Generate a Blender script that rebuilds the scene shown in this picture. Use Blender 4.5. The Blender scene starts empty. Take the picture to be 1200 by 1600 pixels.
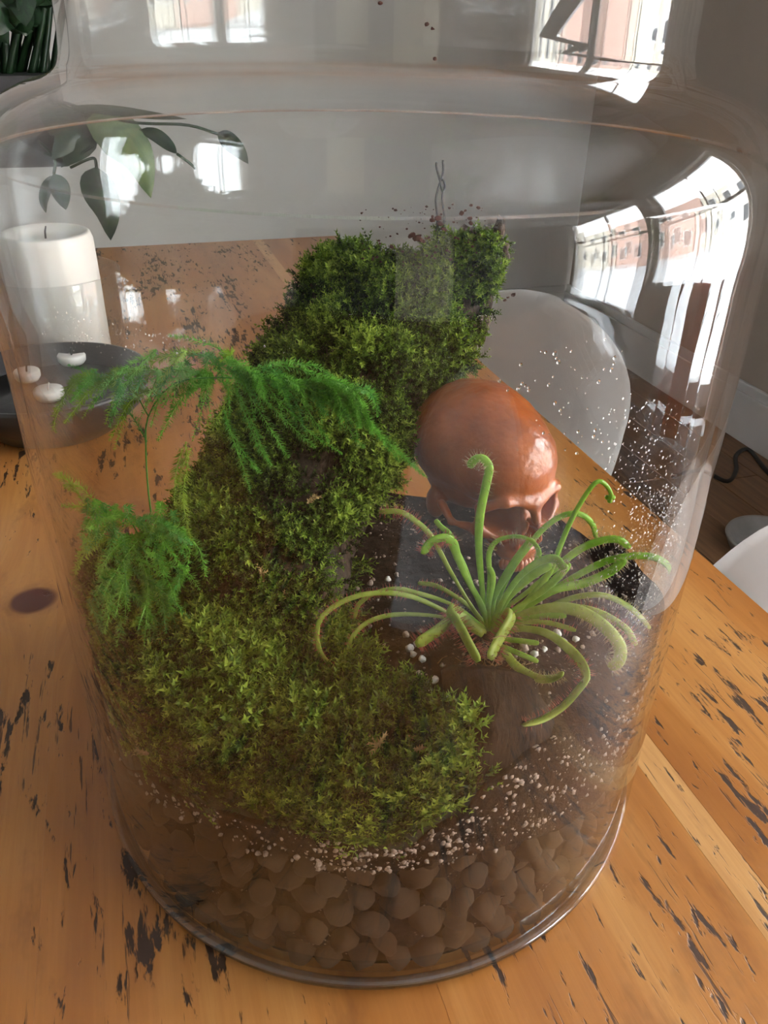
import bpy, bmesh, math, random
import numpy as np
from mathutils import Vector, Matrix
random.seed(7)
rng = np.random.default_rng(11)
sc = bpy.context.scene
COL = sc.collection
# ------------------------------------------------------------------ camera
# x,y,z: jar axis is the z axis, table top is z=0, floor is z=-0.75
CAMP = np.array([0.0, -0.3431, 0.3716]); F_PX = 1250.0
PITCH, ROLL, YAW = math.radians(31.27), math.radians(1.153), math.radians(0.932)
_F = np.array([math.sin(YAW)*math.cos(PITCH), math.cos(YAW)*math.cos(PITCH), -math.sin(PITCH)])
_R = np.array([math.cos(YAW), -math.sin(YAW), 0.0]); _U = np.cross(_R, _F)
_R, _U = math.cos(ROLL)*_R+math.sin(ROLL)*_U, -math.sin(ROLL)*_R+math.cos(ROLL)*_U
cam = bpy.data.cameras.new('camera'); camo = bpy.data.objects.new('camera', cam); COL.objects.link(camo)
cam.sensor_fit = 'VERTICAL'; cam.sensor_height = 36.0; cam.lens = F_PX/1600*36.0
cam.clip_start = 0.01; cam.clip_end = 200
camo.matrix_world = Matrix(((_R[0], _U[0], -_F[0], CAMP[0]), (_R[1], _U[1], -_F[1], CAMP[1]), (_R[2], _U[2], -_F[2], CAMP[2]), (0, 0, 0, 1)))
cam.dof.use_dof = False
sc.camera = camo
# ------------------------------------------------------------------ view and world
sc.view_settings.view_transform = 'Standard'; sc.view_settings.look = 'None'
sc.view_settings.gamma = 1.0; sc.view_settings.use_curve_mapping = False
sc.view_settings.exposure = 1.76
cy = sc.cycles
cy.max_bounces = 12; cy.diffuse_bounces = 3; cy.glossy_bounces = 4; cy.transmission_bounces = 14
cy.transparent_max_bounces = 40; cy.use_denoising = True; cy.sample_clamp_indirect = 6.0
cy.caustics_reflective = False; cy.caustics_refractive = False
W = bpy.data.worlds.new('sky'); sc.world = W; W.use_nodes = True
wn = W.node_tree.nodes; wl = W.node_tree.links; wn.clear()
wo = wn.new('ShaderNodeOutputWorld'); wb = wn.new('ShaderNodeBackground')
wtc = wn.new('ShaderNodeTexCoord'); wsx = wn.new('ShaderNodeSeparateXYZ'); wr = wn.new('ShaderNodeValToRGB')
wr.color_ramp.elements[0].position = 0.0; wr.color_ramp.elements[0].color = (1.0, 0.97, 0.92, 1)
wr.color_ramp.elements[1].position = 0.9; wr.color_ramp.elements[1].color = (0.72, 0.84, 1.0, 1)
wl.new(wtc.outputs['Generated'], wsx.inputs[0]); wl.new(wsx.outputs[2], wr.inputs[0])
wl.new(wr.outputs[0], wb.inputs['Color']); wb.inputs['Strength'].default_value = 9.0
wl.new(wb.outputs[0], wo.inputs['Surface'])
# room frame: u across, v along the table, turned against the camera
TA = math.radians(17.0); CU = np.array([math.cos(TA), math.sin(TA), 0]); CV = np.array([-math.sin(TA), math.cos(TA), 0])
RZ = TA
def uv(u, v, z=0.0): return u*CU+v*CV+np.array([0, 0, z])
FZ = -0.75; CEIL = 1.75
U0, U1, V0, V1 = -2.6, 1.72, -3.4, 2.75
# daylight comes in through these openings: (wall, along0, along1, z0, z1)
WINS = [('right', -1.08, 0.14, -0.42, 1.25), ('right', -2.6, -1.26, -0.42, 1.25)]
for k, (w, a, b, z0, z1) in enumerate(WINS):
    L = bpy.data.lights.new('window_portal', 'AREA'); L.shape = 'RECTANGLE'; L.size = b-a; L.size_y = z1-z0
    L.cycles.is_portal = True
    o = bpy.data.objects.new('window_portal', L); COL.objects.link(o)
    s = 1 if w == 'right' else -1
    p = uv(U1+0.02 if s > 0 else U0-0.02, (a+b)/2, (z0+z1)/2)
    ax_z = CU*s; ax_y = np.array([0, 0, 1.0]); ax_x = np.cross(ax_y, ax_z)
    o.matrix_world = Matrix([[ax_x[i], ax_y[i], ax_z[i], p[i]] for i in range(3)]+[[0, 0, 0, 1]])

# ------------------------------------------------------------------ helpers
def ray(px, py):
    return _F+_R*(px-600)/F_PX-_U*(py-800)/F_PX
def at(px, py, d):                      # point at horizontal distance d from the camera
    r = ray(px, py); return CAMP+r*(d/math.hypot(r[0], r[1]))
def atz(px, py, z):
    r = ray(px, py); return CAMP+r*((z-CAMP[2])/r[2])
RIN = 0.1455
def at_glass(px, py, R=RIN, near=True):
    r = ray(px, py); a = r[0]**2+r[1]**2; b = 2*(CAMP[0]*r[0]+CAMP[1]*r[1]); c = CAMP[0]**2+CAMP[1]**2-R*R
    D = b*b-4*a*c
    if D < 0: return None
    t = (-b-math.sqrt(D))/(2*a) if near else (-b+math.sqrt(D))/(2*a)
    return CAMP+r*t
def tag(o, label=None, cat=None, group=None, kind=None):
    if label: o['label'] = label
    if cat: o['category'] = cat
    if group: o['group'] = group
    if kind: o['kind'] = kind
    return o
def empty(name, loc=(0, 0, 0), rz=0.0, **k):
    o = bpy.data.objects.new(name, None); COL.objects.link(o); o.location = loc; o.rotation_euler = (0, 0, rz)
    o.empty_display_size = 0.02
    return tag(o, **k)
def mesh(name, V, Fs, mat=None, parent=None, smooth=True, world=True, attr=None):
    """V (n,3); Fs list of polygons or an int array (m,3|4). With world=True V are world coordinates even under a parent."""
    me = bpy.data.meshes.new(name); V = np.asarray(V, dtype=np.float32)
    if parent is not None and world:
        M = np.array(parent.matrix_basis.inverted() if parent.parent is None else (parent.parent.matrix_basis @ parent.matrix_basis).inverted())
        V = V@M[:3, :3].T+M[:3, 3]
    if isinstance(Fs, np.ndarray):
        m, k = Fs.shape
        me.vertices.add(len(V)); me.vertices.foreach_set('co', V.astype(np.float32).ravel())
        me.loops.add(m*k); me.loops.foreach_set('vertex_index', Fs.astype(np.int32).ravel())
        me.polygons.add(m); me.polygons.foreach_set('loop_start', np.arange(0, m*k, k, dtype=np.int32))
        me.polygons.foreach_set('loop_total', np.full(m, k, dtype=np.int32))
    else:
        me.from_pydata(V.tolist(), [], [tuple(f) for f in Fs])
    me.update(calc_edges=True)
    me.polygons.foreach_set('use_smooth', np.full(len(me.polygons), bool(smooth)))
    if attr is not None:
        a = me.attributes.new('tint', 'FLOAT', 'POINT'); a.data.foreach_set('value', np.asarray(attr, dtype=np.float32))
    if mat: me.materials.append(mat)
    o = bpy.data.objects.new(name, me); COL.objects.link(o)
    if parent is not None: o.parent = parent
    return o
class MB:
    """gathers shapes into one mesh"""
    def __init__(s): s.V = []; s.F = []; s.n = 0
    def add(s, V, Fs):
        V = [list(v) for v in V]; s.V += V; s.F += [tuple(i+s.n for i in f) for f in Fs]; s.n += len(V)
    def box(s, c, sx, sy, sz, ax=None, bev=0.0):
        ax = ax or (np.array([1, 0, 0]), np.array([0, 1, 0]), np.array([0, 0, 1]))
        bm = bmesh.new(); bmesh.ops.create_cube(bm, size=1.0)
        for v in bm.verts: v.co = Vector((v.co.x*sx, v.co.y*sy, v.co.z*sz))
        if bev > 0: bmesh.ops.bevel(bm, geom=bm.edges[:], offset=bev, segments=2, profile=0.7, affect='EDGES')
        bm.verts.index_update()
        V = [np.array(c)+ax[0]*v.co.x+ax[1]*v.co.y+ax[2]*v.co.z for v in bm.verts]
        s.add(V, [[v.index for v in f.verts] for f in bm.faces]); bm.free()
    def tube(s, P, r, seg=8, cap=True, flat=1.0, up=None):
        P = np.array(P, dtype=float); n = len(P); r = np.broadcast_to(np.asarray(r, dtype=float), (n,))
        T = np.gradient(P, axis=0); T /= np.linalg.norm(T, axis=1)[:, None]+1e-12
        nrm = np.array(up, dtype=float) if up is not None else (np.array([0, 0, 1.0]) if abs(T[0][2]) < 0.9 else np.array([1.0, 0, 0]))
        V = []
        for i in range(n):
            nrm = nrm-T[i]*np.dot(nrm, T[i]); nrm /= np.linalg.norm(nrm)+1e-12; b = np.cross(T[i], nrm)
            for k in range(seg):
                a = 2*math.pi*k/seg; V.append(P[i]+r[i]*(math.cos(a)*b+math.sin(a)*nrm*flat))
        Fs = [(i*seg+k, i*seg+(k+1) % seg, (i+1)*seg+(k+1) % seg, (i+1)*seg+k) for i in range(n-1) for k in range(seg)]
        if cap: Fs += [tuple(range(seg))[::-1], tuple((n-1)*seg+k for k in range(seg))]
        s.add(V, Fs)
    def lathe(s, prof, seg=96, c=(0, 0, 0), closed=False):
        n = len(prof); V = [(c[0]+r*math.cos(2*math.pi*k/seg), c[1]+r*math.sin(2*math.pi*k/seg), c[2]+z) for r, z in prof for k in range(seg)]
        m = n if closed else n-1
        Fs = [(i*seg+k, i*seg+(k+1) % seg, ((i+1) % n)*seg+(k+1) % seg, ((i+1) % n)*seg+k) for i in range(m) for k in range(seg)]
        s.add(V, Fs)
    def build(s, name, mat, parent=None, smooth=True, world=True): return mesh(name, s.V, s.F, mat, parent, smooth, world)
def spline(P, n):
    P = np.array(P, dtype=float)
    if len(P) == 2: return P[0]+(P[1]-P[0])*np.linspace(0, 1, n)[:, None]
    Q = np.vstack([2*P[0]-P[1], P, 2*P[-1]-P[-2]]); t = np.linspace(0, len(P)-1-1e-9, n); out = []
    for x in t:
        i = int(x); f = x-i; a, b, c, d = Q[i:i+4]
        out.append(0.5*((2*b)+(-a+c)*f+(2*a-5*b+4*c-d)*f*f+(-a+3*b-3*c+d)*f**3))
    return np.array(out)
_perm = rng.integers(0, 2**31, 4096)
def vnoise(P, scale, seed=0):           # smooth value noise, -1..1
    P = np.asarray(P, dtype=float)*scale+seed*17.3; I = np.floor(P).astype(np.int64); f = P-I; f = f*f*(3-2*f); r = 0
    for dx in (0, 1):
        for dy in (0, 1):
            for dz in (0, 1):
                h = ((I[:, 0]+dx)*73856093 ^ (I[:, 1]+dy)*19349663 ^ (I[:, 2]+dz)*83492791) & 4095
                w = (f[:, 0] if dx else 1-f[:, 0])*(f[:, 1] if dy else 1-f[:, 1])*(f[:, 2] if dz else 1-f[:, 2])
                r = r+w*(_perm[h]/2**30-1)
    return r
def nets(f, lo, hi, step):              # surface nets of an implicit function (negative inside)
    lo = np.array(lo, float); n = np.ceil((np.array(hi)-lo)/step).astype(int)+1
    g = [lo[i]+np.arange(n[i])*step for i in range(3)]
    X, Y, Z = np.meshgrid(*g, indexing='ij'); D = f(X, Y, Z).astype(np.float32); ins = D < 0
    c = sum(ins[a:n[0]-1+a, b:n[1]-1+b, d:n[2]-1+d].astype(np.int8) for a in (0, 1) for b in (0, 1) for d in (0, 1))
    act = (c > 0) & (c < 8); idx = -np.ones(act.shape, np.int64); ijk = np.argwhere(act); idx[act] = np.arange(len(ijk))
    acc = np.zeros((len(ijk), 3)); cnt = np.zeros(len(ijk)); i, j, k = ijk.T
    cor = [(a, b, d) for a in (0, 1) for b in (0, 1) for d in (0, 1)]
    for p in range(8):
        for q in range(p+1, 8):
            A, B = cor[p], cor[q]
            if sum(abs(A[t]-B[t]) for t in range(3)) != 1: continue
            da = D[i+A[0], j+A[1], k+A[2]]; db = D[i+B[0], j+B[1], k+B[2]]; m = (da < 0) != (db < 0)
            t = np.where(m, da/np.where(m, da-db, 1), 0)
            pt = np.array(A)+t[:, None]*(np.array(B)-np.array(A)); acc[m] += pt[m]; cnt[m] += 1
    V = lo+(ijk+acc/cnt[:, None])*step; Fs = []
    for ax in range(3):
        sl0 = [slice(None)]*3; sl1 = [slice(None)]*3; sl0[ax] = slice(0, -1); sl1[ax] = slice(1, None)
        s0 = ins[tuple(sl0)]; s1 = ins[tuple(sl1)]; e = np.argwhere(s0 != s1); b, c2 = [t for t in range(3) if t != ax]
        e = e[(e[:, b] > 0) & (e[:, c2] > 0) & (e[:, b] < n[b]-1) & (e[:, c2] < n[c2]-1)]
        def q(ob, oc):
            x = e.copy(); x[:, b] -= ob; x[:, c2] -= oc; return idx[x[:, 0], x[:, 1], x[:, 2]]
        quad = np.stack([q(1, 1), q(0, 1), q(0, 0), q(1, 0)], 1)
        flip = s0[e[:, 0], e[:, 1], e[:, 2]] ^ (ax == 1)
        quad = np.where(flip[:, None], quad, quad[:, ::-1]); Fs.append(quad)
    return V, np.vstack(Fs)

# ------------------------------------------------------------------ materials
class NT:
    def __init__(s, name):
        s.m = bpy.data.materials.new(name); s.m.use_nodes = True; s.n = s.m.node_tree.nodes; s.l = s.m.node_tree.links
        s.n.clear(); s.out = s.n.new('ShaderNodeOutputMaterial')
    def node(s, t, **k):
        x = s.n.new('ShaderNode'+t)
        for a, b in k.items(): setattr(x, a, b)
        return x
    def put(s, sock, v):
        if isinstance(v, bpy.types.NodeSocket): s.l.new(v, sock)
        elif v is not None: sock.default_value = v
    def math(s, op, a, b=None, c=None, clamp=False):
        x = s.node('Math', operation=op, use_clamp=clamp)
        for i, v in enumerate((a, b, c)):
            if v is not None: s.put(x.inputs[i], v)
        return x.outputs[0]
    def coord(s, kind='Object'): return s.node('TexCoord').outputs[kind]
    def map(s, v, scale=(1, 1, 1), loc=(0, 0, 0), rot=(0, 0, 0)):
        x = s.node('Mapping'); s.put(x.inputs[0], v); x.inputs['Scale'].default_value = scale
        x.inputs['Location'].default_value = loc; x.inputs['Rotation'].default_value = rot; return x.outputs[0]
    def noise(s, v, scale, detail=3, rough=0.5, dist=0.0):
        x = s.node('TexNoise'); s.put(x.inputs['Vector'], v); x.inputs['Scale'].default_value = scale
        x.inputs['Detail'].default_value = detail; x.inputs['Roughness'].default_value = rough; x.inputs['Distortion'].default_value = dist
        return x.outputs['Fac']
    def ramp(s, v, stops):
        x = s.node('ValToRGB'); s.put(x.inputs[0], v); e = x.color_ramp.elements
        while len(e) < len(stops): e.new(0.5)
        for a, (p, c) in zip(e, stops):
            a.position = p; a.color = (*c, 1) if not isinstance(c, (int, float)) else (c, c, c, 1)
        return x.outputs[0]
    def mix(s, f, a, b, mode='MIX'):
        x = s.node('Mix', data_type='RGBA', blend_type=mode); s.put(x.inputs[0], f)
        for sock, v in ((x.inputs[6], a), (x.inputs[7], b)): s.put(sock, (*v, 1) if isinstance(v, tuple) and len(v) == 3 else v)
        return x.outputs[2]
    def bump(s, h, strength=0.3, dist=0.001):
        x = s.node('Bump'); s.put(x.inputs['Height'], h); x.inputs['Strength'].default_value = strength; x.inputs['Distance'].default_value = dist
        return x.outputs[0]
    def pbr(s, color, rough=0.5, normal=None, **k):
        p = s.node('BsdfPrincipled'); s.put(p.inputs['Base Color'], (*color, 1) if isinstance(color, tuple) and len(color) == 3 else color)
        s.put(p.inputs['Roughness'], rough); s.put(p.inputs['Normal'], normal)
        for a, b in k.items(): s.put(p.inputs[a.replace('_', ' ')], b)
        s.l.new(p.outputs[0], s.out.inputs['Surface']); s.p = p; return s.m
def plain(name, color, rough=0.5, nscale=40, namp=0.12, bump=0.0, **k):
    t = NT(name); c = t.coord(); n = t.noise(c, nscale, 4)
    col = t.ramp(n, [(0.3, tuple(x*(1-namp) for x in color)), (0.7, tuple(min(1, x*(1+namp)) for x in color))])
    return t.pbr(col, rough, t.bump(n, bump, 0.002) if bump else None, **k)
def glass(name, tint=(0.975, 0.98, 0.975), f0=0.04, rough=0.0, pw=5.0):
    t = NT(name); lw = t.node('LayerWeight'); lw.inputs['Blend'].default_value = 0.5
    f = t.math('ADD', t.math('MULTIPLY', t.math('POWER', lw.outputs['Facing'], pw), 0.94-f0), f0)
    tr = t.node('BsdfTransparent'); tr.inputs['Color'].default_value = (*tint, 1)
    gl = t.node('BsdfGlossy'); gl.inputs['Roughness'].default_value = rough; gl.inputs['Color'].default_value = (1, 1, 1, 1)
    mx = t.node('MixShader'); t.put(mx.inputs[0], f); t.l.new(tr.outputs[0], mx.inputs[1]); t.l.new(gl.outputs[0], mx.inputs[2])
    t.l.new(mx.outputs[0], t.out.inputs['Surface']); return t.m
M = {}
M['wall'] = plain('wall_paint', (0.80, 0.785, 0.755), 0.85, 8, 0.03)
M['ceil'] = plain('ceiling_paint', (0.85, 0.84, 0.82), 0.9, 8, 0.02)
M['trim'] = plain('trim_paint', (0.72, 0.71, 0.69), 0.45, 8, 0.03)
M['white'] = plain('white_plastic', (0.78, 0.76, 0.74), 0.38, 20, 0.02)
M['glass'] = glass('jar_glass')
M['pane'] = glass('window_glass')
M['thinglass'] = glass('holder_glass', (0.93, 0.94, 0.94))
M['dark'] = plain('dark_stone', (0.018, 0.017, 0.017), 0.35, 60, 0.3, 0.2)
M['cord'] = plain('black_rubber', (0.012, 0.011, 0.010), 0.5)
M['steel'] = plain('brushed_steel', (0.45, 0.46, 0.46), 0.35, 30, 0.1, Metallic=0.8)
M['chair_leg'] = plain('beech', (0.45, 0.27, 0.13), 0.5, 60, 0.2)

# ------------------------------------------------------------------ room shell
AX = (CU, CV, np.array([0, 0, 1.0]))
def slab(name, u0, u1, v0, v1, z0, z1, mat, parent=None, bev=0.0):
    m = MB(); m.box(uv((u0+u1)/2, (v0+v1)/2, (z0+z1)/2), u1-u0, v1-v0, z1-z0, AX, bev); return m.build(name, mat, parent, smooth=False)
def struct(o): return tag(o, kind='structure')
def floor_mat():
    t = NT('oak_floor'); c = t.map(t.coord(), (1, 1, 1), (0, 0, 0)); st = t.map(c, (30, 2.2, 1))
    n = t.noise(st, 1.6, 5, 0.6, 0.6); r = t.node('ObjectInfo').outputs['Random']
    col = t.ramp(n, [(0.25, (0.10, 0.047, 0.02)), (0.5, (0.19, 0.095, 0.042)), (0.75, (0.27, 0.145, 0.07))])
    col = t.mix(t.math('MULTIPLY', r, 0.45), col, (0.12, 0.06, 0.03)); return t.pbr(col, 0.42, t.bump(n, 0.25, 0.001))
M['floor'] = floor_mat()
fl = empty('floor'); fl['kind'] = 'structure'; fl.location = (0, 0, FZ); fl.rotation_euler = (0, 0, RZ)
bpy.context.view_layer.update()
slab('subfloor', U0, U1, V0, V1, FZ-0.06, FZ-0.012, M['floor'], fl)
_w = 0.14; k = 0
u = U0
plank_me = None
while u < U1-1e-6:
    w = min(_w, U1-u)
    v = V0-((k*0.83) % 1.6)
    while v < V1:
        a, b = max(v, V0), min(v+1.6, V1)
        if b-a > 0.05: slab('floor_plank', u+0.001, u+w-0.001, a+0.001, b-0.001, FZ-0.012, FZ, M['floor'], fl, 0.0012)
        v += 1.6
    u += w; k += 1
struct(slab('ceiling', U0-0.2, U1+0.2, V0-0.2, V1+0.2, CEIL, CEIL+0.1, M['ceil']))
struct(slab('wall_back', U0, U1, V1, V1+0.15, FZ, CEIL, M['wall']))
M['wall_dark'] = plain('reflection_dimmed_wall_paint', (0.13, 0.125, 0.125), 0.85, 8, 0.03)  # colour darkened so the front wall's reflection puts less haze on the jar
struct(slab('wall_front', U0, U1, V0-0.15, V0, FZ, CEIL, M['wall_dark']))
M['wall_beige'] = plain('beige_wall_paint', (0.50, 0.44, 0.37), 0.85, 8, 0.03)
def pierced(name, ua, ub, wins):
    m = MB(); a = V0-0.15
    def B(v0, v1, z0, z1):
        if v1-v0 > 1e-4 and z1-z0 > 1e-4: m.box(uv((ua+ub)/2, (v0+v1)/2, (z0+z1)/2), ub-ua, v1-v0, z1-z0, AX)
    for (v0, v1, z0, z1) in sorted(wins):
        B(a, v0, FZ, CEIL); B(v0, v1, FZ, z0); B(v0, v1, z1, CEIL); a = v1
    B(a, V1+0.15, FZ, CEIL)
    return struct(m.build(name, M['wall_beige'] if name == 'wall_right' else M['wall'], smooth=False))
pierced('wall_right', U1, U1+0.18, [w[1:] for w in WINS if w[0] == 'right'])
pierced('wall_left', U0-0.18, U0, [w[1:] for w in WINS if w[0] == 'left'])
for i, (w, a, b, z0, z1) in enumerate(WINS):
    s = 1 if w == 'right' else -1; up = (U1+0.10) if s > 0 else (U0-0.10)
    e = empty('window_%d' % (i+1), uv(up, (a+b)/2, z0)); e['kind'] = 'structure'; bpy.context.view_layer.update()
    m = MB()
    def bar(v0, v1, y0, y1, th=0.05, du=0.0): m.box(uv(up+du, (v0+v1)/2, (y0+y1)/2), th, v1-v0, y1-y0, AX, 0.004)
    bar(a, a+0.05, z0, z1); bar(b-0.05, b, z0, z1); bar(a, b, z0, z0+0.06); bar(a, b, z1-0.05, z1)
    m.build('window_frame', M['trim'], e, smooth=False)
    m = MB(); bar((a+b)/2-0.012, (a+b)/2+0.012, z0+0.06, z1-0.05, 0.03); m.build('glazing_bar', M['trim'], e, smooth=False)
    m = MB(); bar(a+0.05, b-0.05, (z0+z1)/2+0.15, (z0+z1)/2+0.19, 0.045); m.build('meeting_rail', M['trim'], e, smooth=False)
    for (p, q) in ((a+0.05, (a+b)/2-0.012), ((a+b)/2+0.012, b-0.05)):
        m = MB(); m.box(uv(up, (p+q)/2, (z0+z1)/2), 0.004, q-p, z1-z0-0.11, AX); m.build('pane', M['pane'], e, smooth=False)
    ui = U1 if s > 0 else U0
    m = MB(); m.box(uv(ui-s*0.02, (a+b)/2, z0-0.015), 0.20, b-a+0.12, 0.03, AX, 0.006); m.build('window_sill', M['trim'], e, smooth=False)
    m = MB()
    for (v0, v1, y0, y1) in ((a-0.09, a, z0, z1+0.09), (b, b+0.09, z0, z1+0.09), (a, b, z1, z1+0.09)):
        m.box(uv(ui-s*0.01, (v0+v1)/2, (y0+y1)/2), 0.02, v1-v0, y1-y0, AX, 0.004)
    m.build('architrave', M['trim'], e, smooth=False)
def skirt(name, u0, u1, v0, v1):
    along_v = (v1-v0) > (u1-u0); L = (v1-v0) if along_v else (u1-u0); m = MB()
    cu, cv = (u0+u1)/2, (v0+v1)/2
    if along_v: m.box(uv(cu, cv, FZ+0.075), 0.022, L, 0.15, AX, 0.003); m.box(uv(cu+(0.003 if cu > 0 else -0.003), cv, FZ+0.165), 0.014, L, 0.03, AX, 0.004)
    else: m.box(uv(cu, cv, FZ+0.075), L, 0.022, 0.15, AX, 0.003); m.box(uv(cu, cv, FZ+0.165), L, 0.014, 0.03, AX, 0.004)
    struct(m.build(name, M['trim'], smooth=False))
skirt('baseboard_right', U1-0.022, U1, V0, V1); skirt('baseboard_left', U0, U0+0.022, V0, V1); skirt('baseboard_back', U0+0.03, U1-0.03, V1-0.022, V1)
d = empty('door_1', uv(-0.3, V0+0.02, FZ)); d['kind'] = 'structure'; bpy.context.view_layer.update()
M['cream'] = plain('cream_paint', (0.78, 0.74, 0.58), 0.5, 6, 0.03)
m = MB(); m.box(uv(-0.3, V0+0.02, FZ+1.0), 0.85, 0.04, 2.0, AX, 0.004); m.build('door_leaf', M['cream'], d, smooth=False)
m = MB()
for (a, b, z0, z1) in ((-0.65, -0.35, 0.15, 0.9), (-0.25, 0.05, 0.15, 0.9), (-0.65, -0.35, 1.05, 1.85), (-0.25, 0.05, 1.05, 1.85)):
    m.box(uv((a+b)/2, V0+0.045, FZ+(z0+z1)/2), b-a, 0.012, z1-z0, AX, 0.005)
m.build('door_panel', M['cream'], d, smooth=False)

# ------------------------------------------------------------------ outside, seen in the jar's reflections
M['pave'] = plain('pale_paving', (0.72, 0.70, 0.67), 0.8, 3, 0.08)
struct(slab('pavement', U1+0.2, U1+18, -34, 14, FZ-0.5, FZ-0.35, M['pave']))
struct(slab('pavement', U0-12, U0-0.2, -10, 10, FZ-0.5, FZ-0.35, M['pave']))
M['brick'] = plain('red_brick', (0.62, 0.40, 0.33), 0.8, 20, 0.25)
M['stone'] = plain('pale_render', (0.66, 0.6, 0.5), 0.8, 6, 0.08)
M['winglass'] = plain('dark_pane', (0.05, 0.06, 0.07), 0.15)
def house(name, u, v0, v1, h, mat, label):
    e = empty(name, uv(u, (v0+v1)/2, FZ-0.35), label=label, cat='house', group=None); bpy.context.view_layer.update()
    m = MB(); m.box(uv(u+2, (v0+v1)/2, FZ-0.35+h/2), 4, v1-v0, h, AX); m.build('wall', mat, e, smooth=False)
    for z in (0.9, 3.3):
        for v in np.arange(v0+0.9, v1-0.5, 1.9):
            m = MB(); m.box(uv(u-0.03, v, FZ-0.35+z+0.65), 0.08, 0.95, 1.4, AX); f = m.build('window', M['trim'], e, smooth=False)
            m = MB(); m.box(uv(u-0.06, v, FZ-0.35+z+0.65), 0.05, 0.75, 1.2, AX); m.build('pane', M['winglass'], f, smooth=False)
house('terraced_house', U1+13, -32, -14.2, 5.4, M['stone'], 'long pale rendered terrace at the far end of the street outside')
house('terraced_house', U1+13, -14, -3.6, 5.6, M['brick'], 'red brick terraced house across the street outside the window')
house('terraced_house', U1+13, -3.4, 3.8, 5.2, M['stone'], 'pale rendered terraced house between the two red brick houses outside')
house('terraced_house', U1+13, 4, 11, 5.6, M['brick'], 'red brick terraced house farther up the street outside')
m = MB(); m.tube([uv(U1+7, -1.0, FZ-0.35), uv(U1+7, -1.0, 3.6)], [0.03, 0.025], 10); o = m.build('street_lamp', M['cord'])
tag(o, 'dark street lamp post on the pavement outside', 'street lamp')

# ------------------------------------------------------------------ dining table
KN = atz(52, 938, 0)
def table_mat(light=0.0):
    t = NT('reclaimed_pine' if not light else 'pale_sapwood'); g = t.coord(); r = t.node('ObjectInfo').outputs['Random']
    ku, kv = float(np.dot(KN, CU)), float(np.dot(KN, CV))
    # grain bends round the knot
    sep = t.node('SeparateXYZ'); t.put(sep.inputs[0], g); x, y = sep.outputs[0], sep.outputs[1]
    dx = t.math('SUBTRACT', x, ku); dy = t.math('SUBTRACT', y, kv)
    d2 = t.math('ADD', t.math('POWER', t.math('ABSOLUTE', t.math('MULTIPLY', dx, 22.0)), 2.0), t.math('POWER', t.math('ABSOLUTE', t.math('MULTIPLY', dy, 16.0)), 2.0))
    infl = t.math('POWER', 2.718, t.math('MULTIPLY', d2, -1.0))
    x2 = t.math('SUBTRACT', x, t.math('MULTIPLY', t.math('MULTIPLY', infl, dx), 0.75))
    cb = t.node('CombineXYZ'); t.put(cb.inputs[0], x2); t.put(cb.inputs[1], y); t.put(cb.inputs[2], t.math('MULTIPLY', r, 3.0)); g2 = cb.outputs[0]
    fine = t.noise(t.map(g2, (95, 5, 1)), 3.0, 6, 0.62, 0.3)
    broad = t.noise(t.map(g2, (14, 1.3, 1)), 1.2, 4, 0.55, 0.8)
    col = t.ramp(broad, [(0.28, (0.31, 0.105, 0.021)), (0.5, (0.44, 0.175, 0.040)), (0.72, (0.56, 0.265, 0.078))])
    col = t.mix(light, col, (0.72, 0.40, 0.15))
    col = t.mix(t.math('MULTIPLY', t.ramp(fine, [(0.35, 0.0), (0.7, 1.0)]), 0.35), col, (0.30, 0.10, 0.022))
    # dark worn cracks along the grain
    cr = t.noise(t.map(g2, (150, 34, 1), (3, 1, 0)), 1.0, 4, 0.62, 0.25)
    mask = t.noise(t.map(g2, (13, 5, 1), (5, 2, 0)), 1.0, 3, 0.6)
    crk = t.math('MULTIPLY', t.math('SUBTRACT', t.math('ADD', cr, t.math('MULTIPLY', mask, 0.62)), 0.905), 22.0, clamp=True)
    cr2 = t.noise(t.map(g2, (420, 26, 1), (7, 4, 0)), 1.0, 3, 0.6, 0.3)
    crk2 = t.math('MULTIPLY', t.math('SUBTRACT', t.math('ADD', cr2, t.math('MULTIPLY', mask, 0.55)), 0.915), 18.0, clamp=True)
    crk = t.math('MAXIMUM', crk, t.math('MULTIPLY', crk2, 0.8))
    col = t.mix(t.math('MULTIPLY', crk, 0.93), col, (0.020, 0.011, 0.008))
    st = t.noise(t.map(g2, (22, 9, 1), (1, 9, 0)), 1.0, 5, 0.7); st = t.math('MULTIPLY', t.ramp(st, [(0.55, 0.0), (0.75, 1.0)]), 0.65)
    col = t.mix(st, col, (0.15, 0.05, 0.018))
    # the knot
    kd = t.math('ADD', t.math('POWER', t.math('ABSOLUTE', t.math('MULTIPLY', dx, 50.0)), 2.0), t.math('POWER', t.math('ABSOLUTE', t.math('MULTIPLY', dy, 53.0)), 2.0))
    kn = t.ramp(t.math('ADD', kd, t.math('MULTIPLY', fine, 0.3)), [(0.62, 1.0), (0.98, 0.0)]); col = t.mix(kn, col, (0.085, 0.016, 0.008))
    kh = t.ramp(t.math('ADD', t.math('MULTIPLY', kd, 0.25), t.math('MULTIPLY', cr, 0.5)), [(0.35, 0.7), (0.6, 0.0)])
    col = t.mix(t.math('MULTIPLY', kh, 0.6), col, (0.13, 0.035, 0.012))
    h = t.math('SUBTRACT', t.math('MULTIPLY', fine, 0.25), crk)
    return t.pbr(col, t.math('ADD', t.math('MULTIPLY', crk, 0.25), 0.30), t.bump(h, 0.45, 0.0009), Coat_Weight=0.15, Coat_Roughness=0.25)
M['table'] = table_mat(); M['sapwood'] = table_mat(0.7)
tb = empty('dining_table', (0, 0, FZ), RZ, label='reclaimed pine dining table with dark cracks and a reddish knot', cat='table')
bpy.context.view_layer.update()
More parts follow.
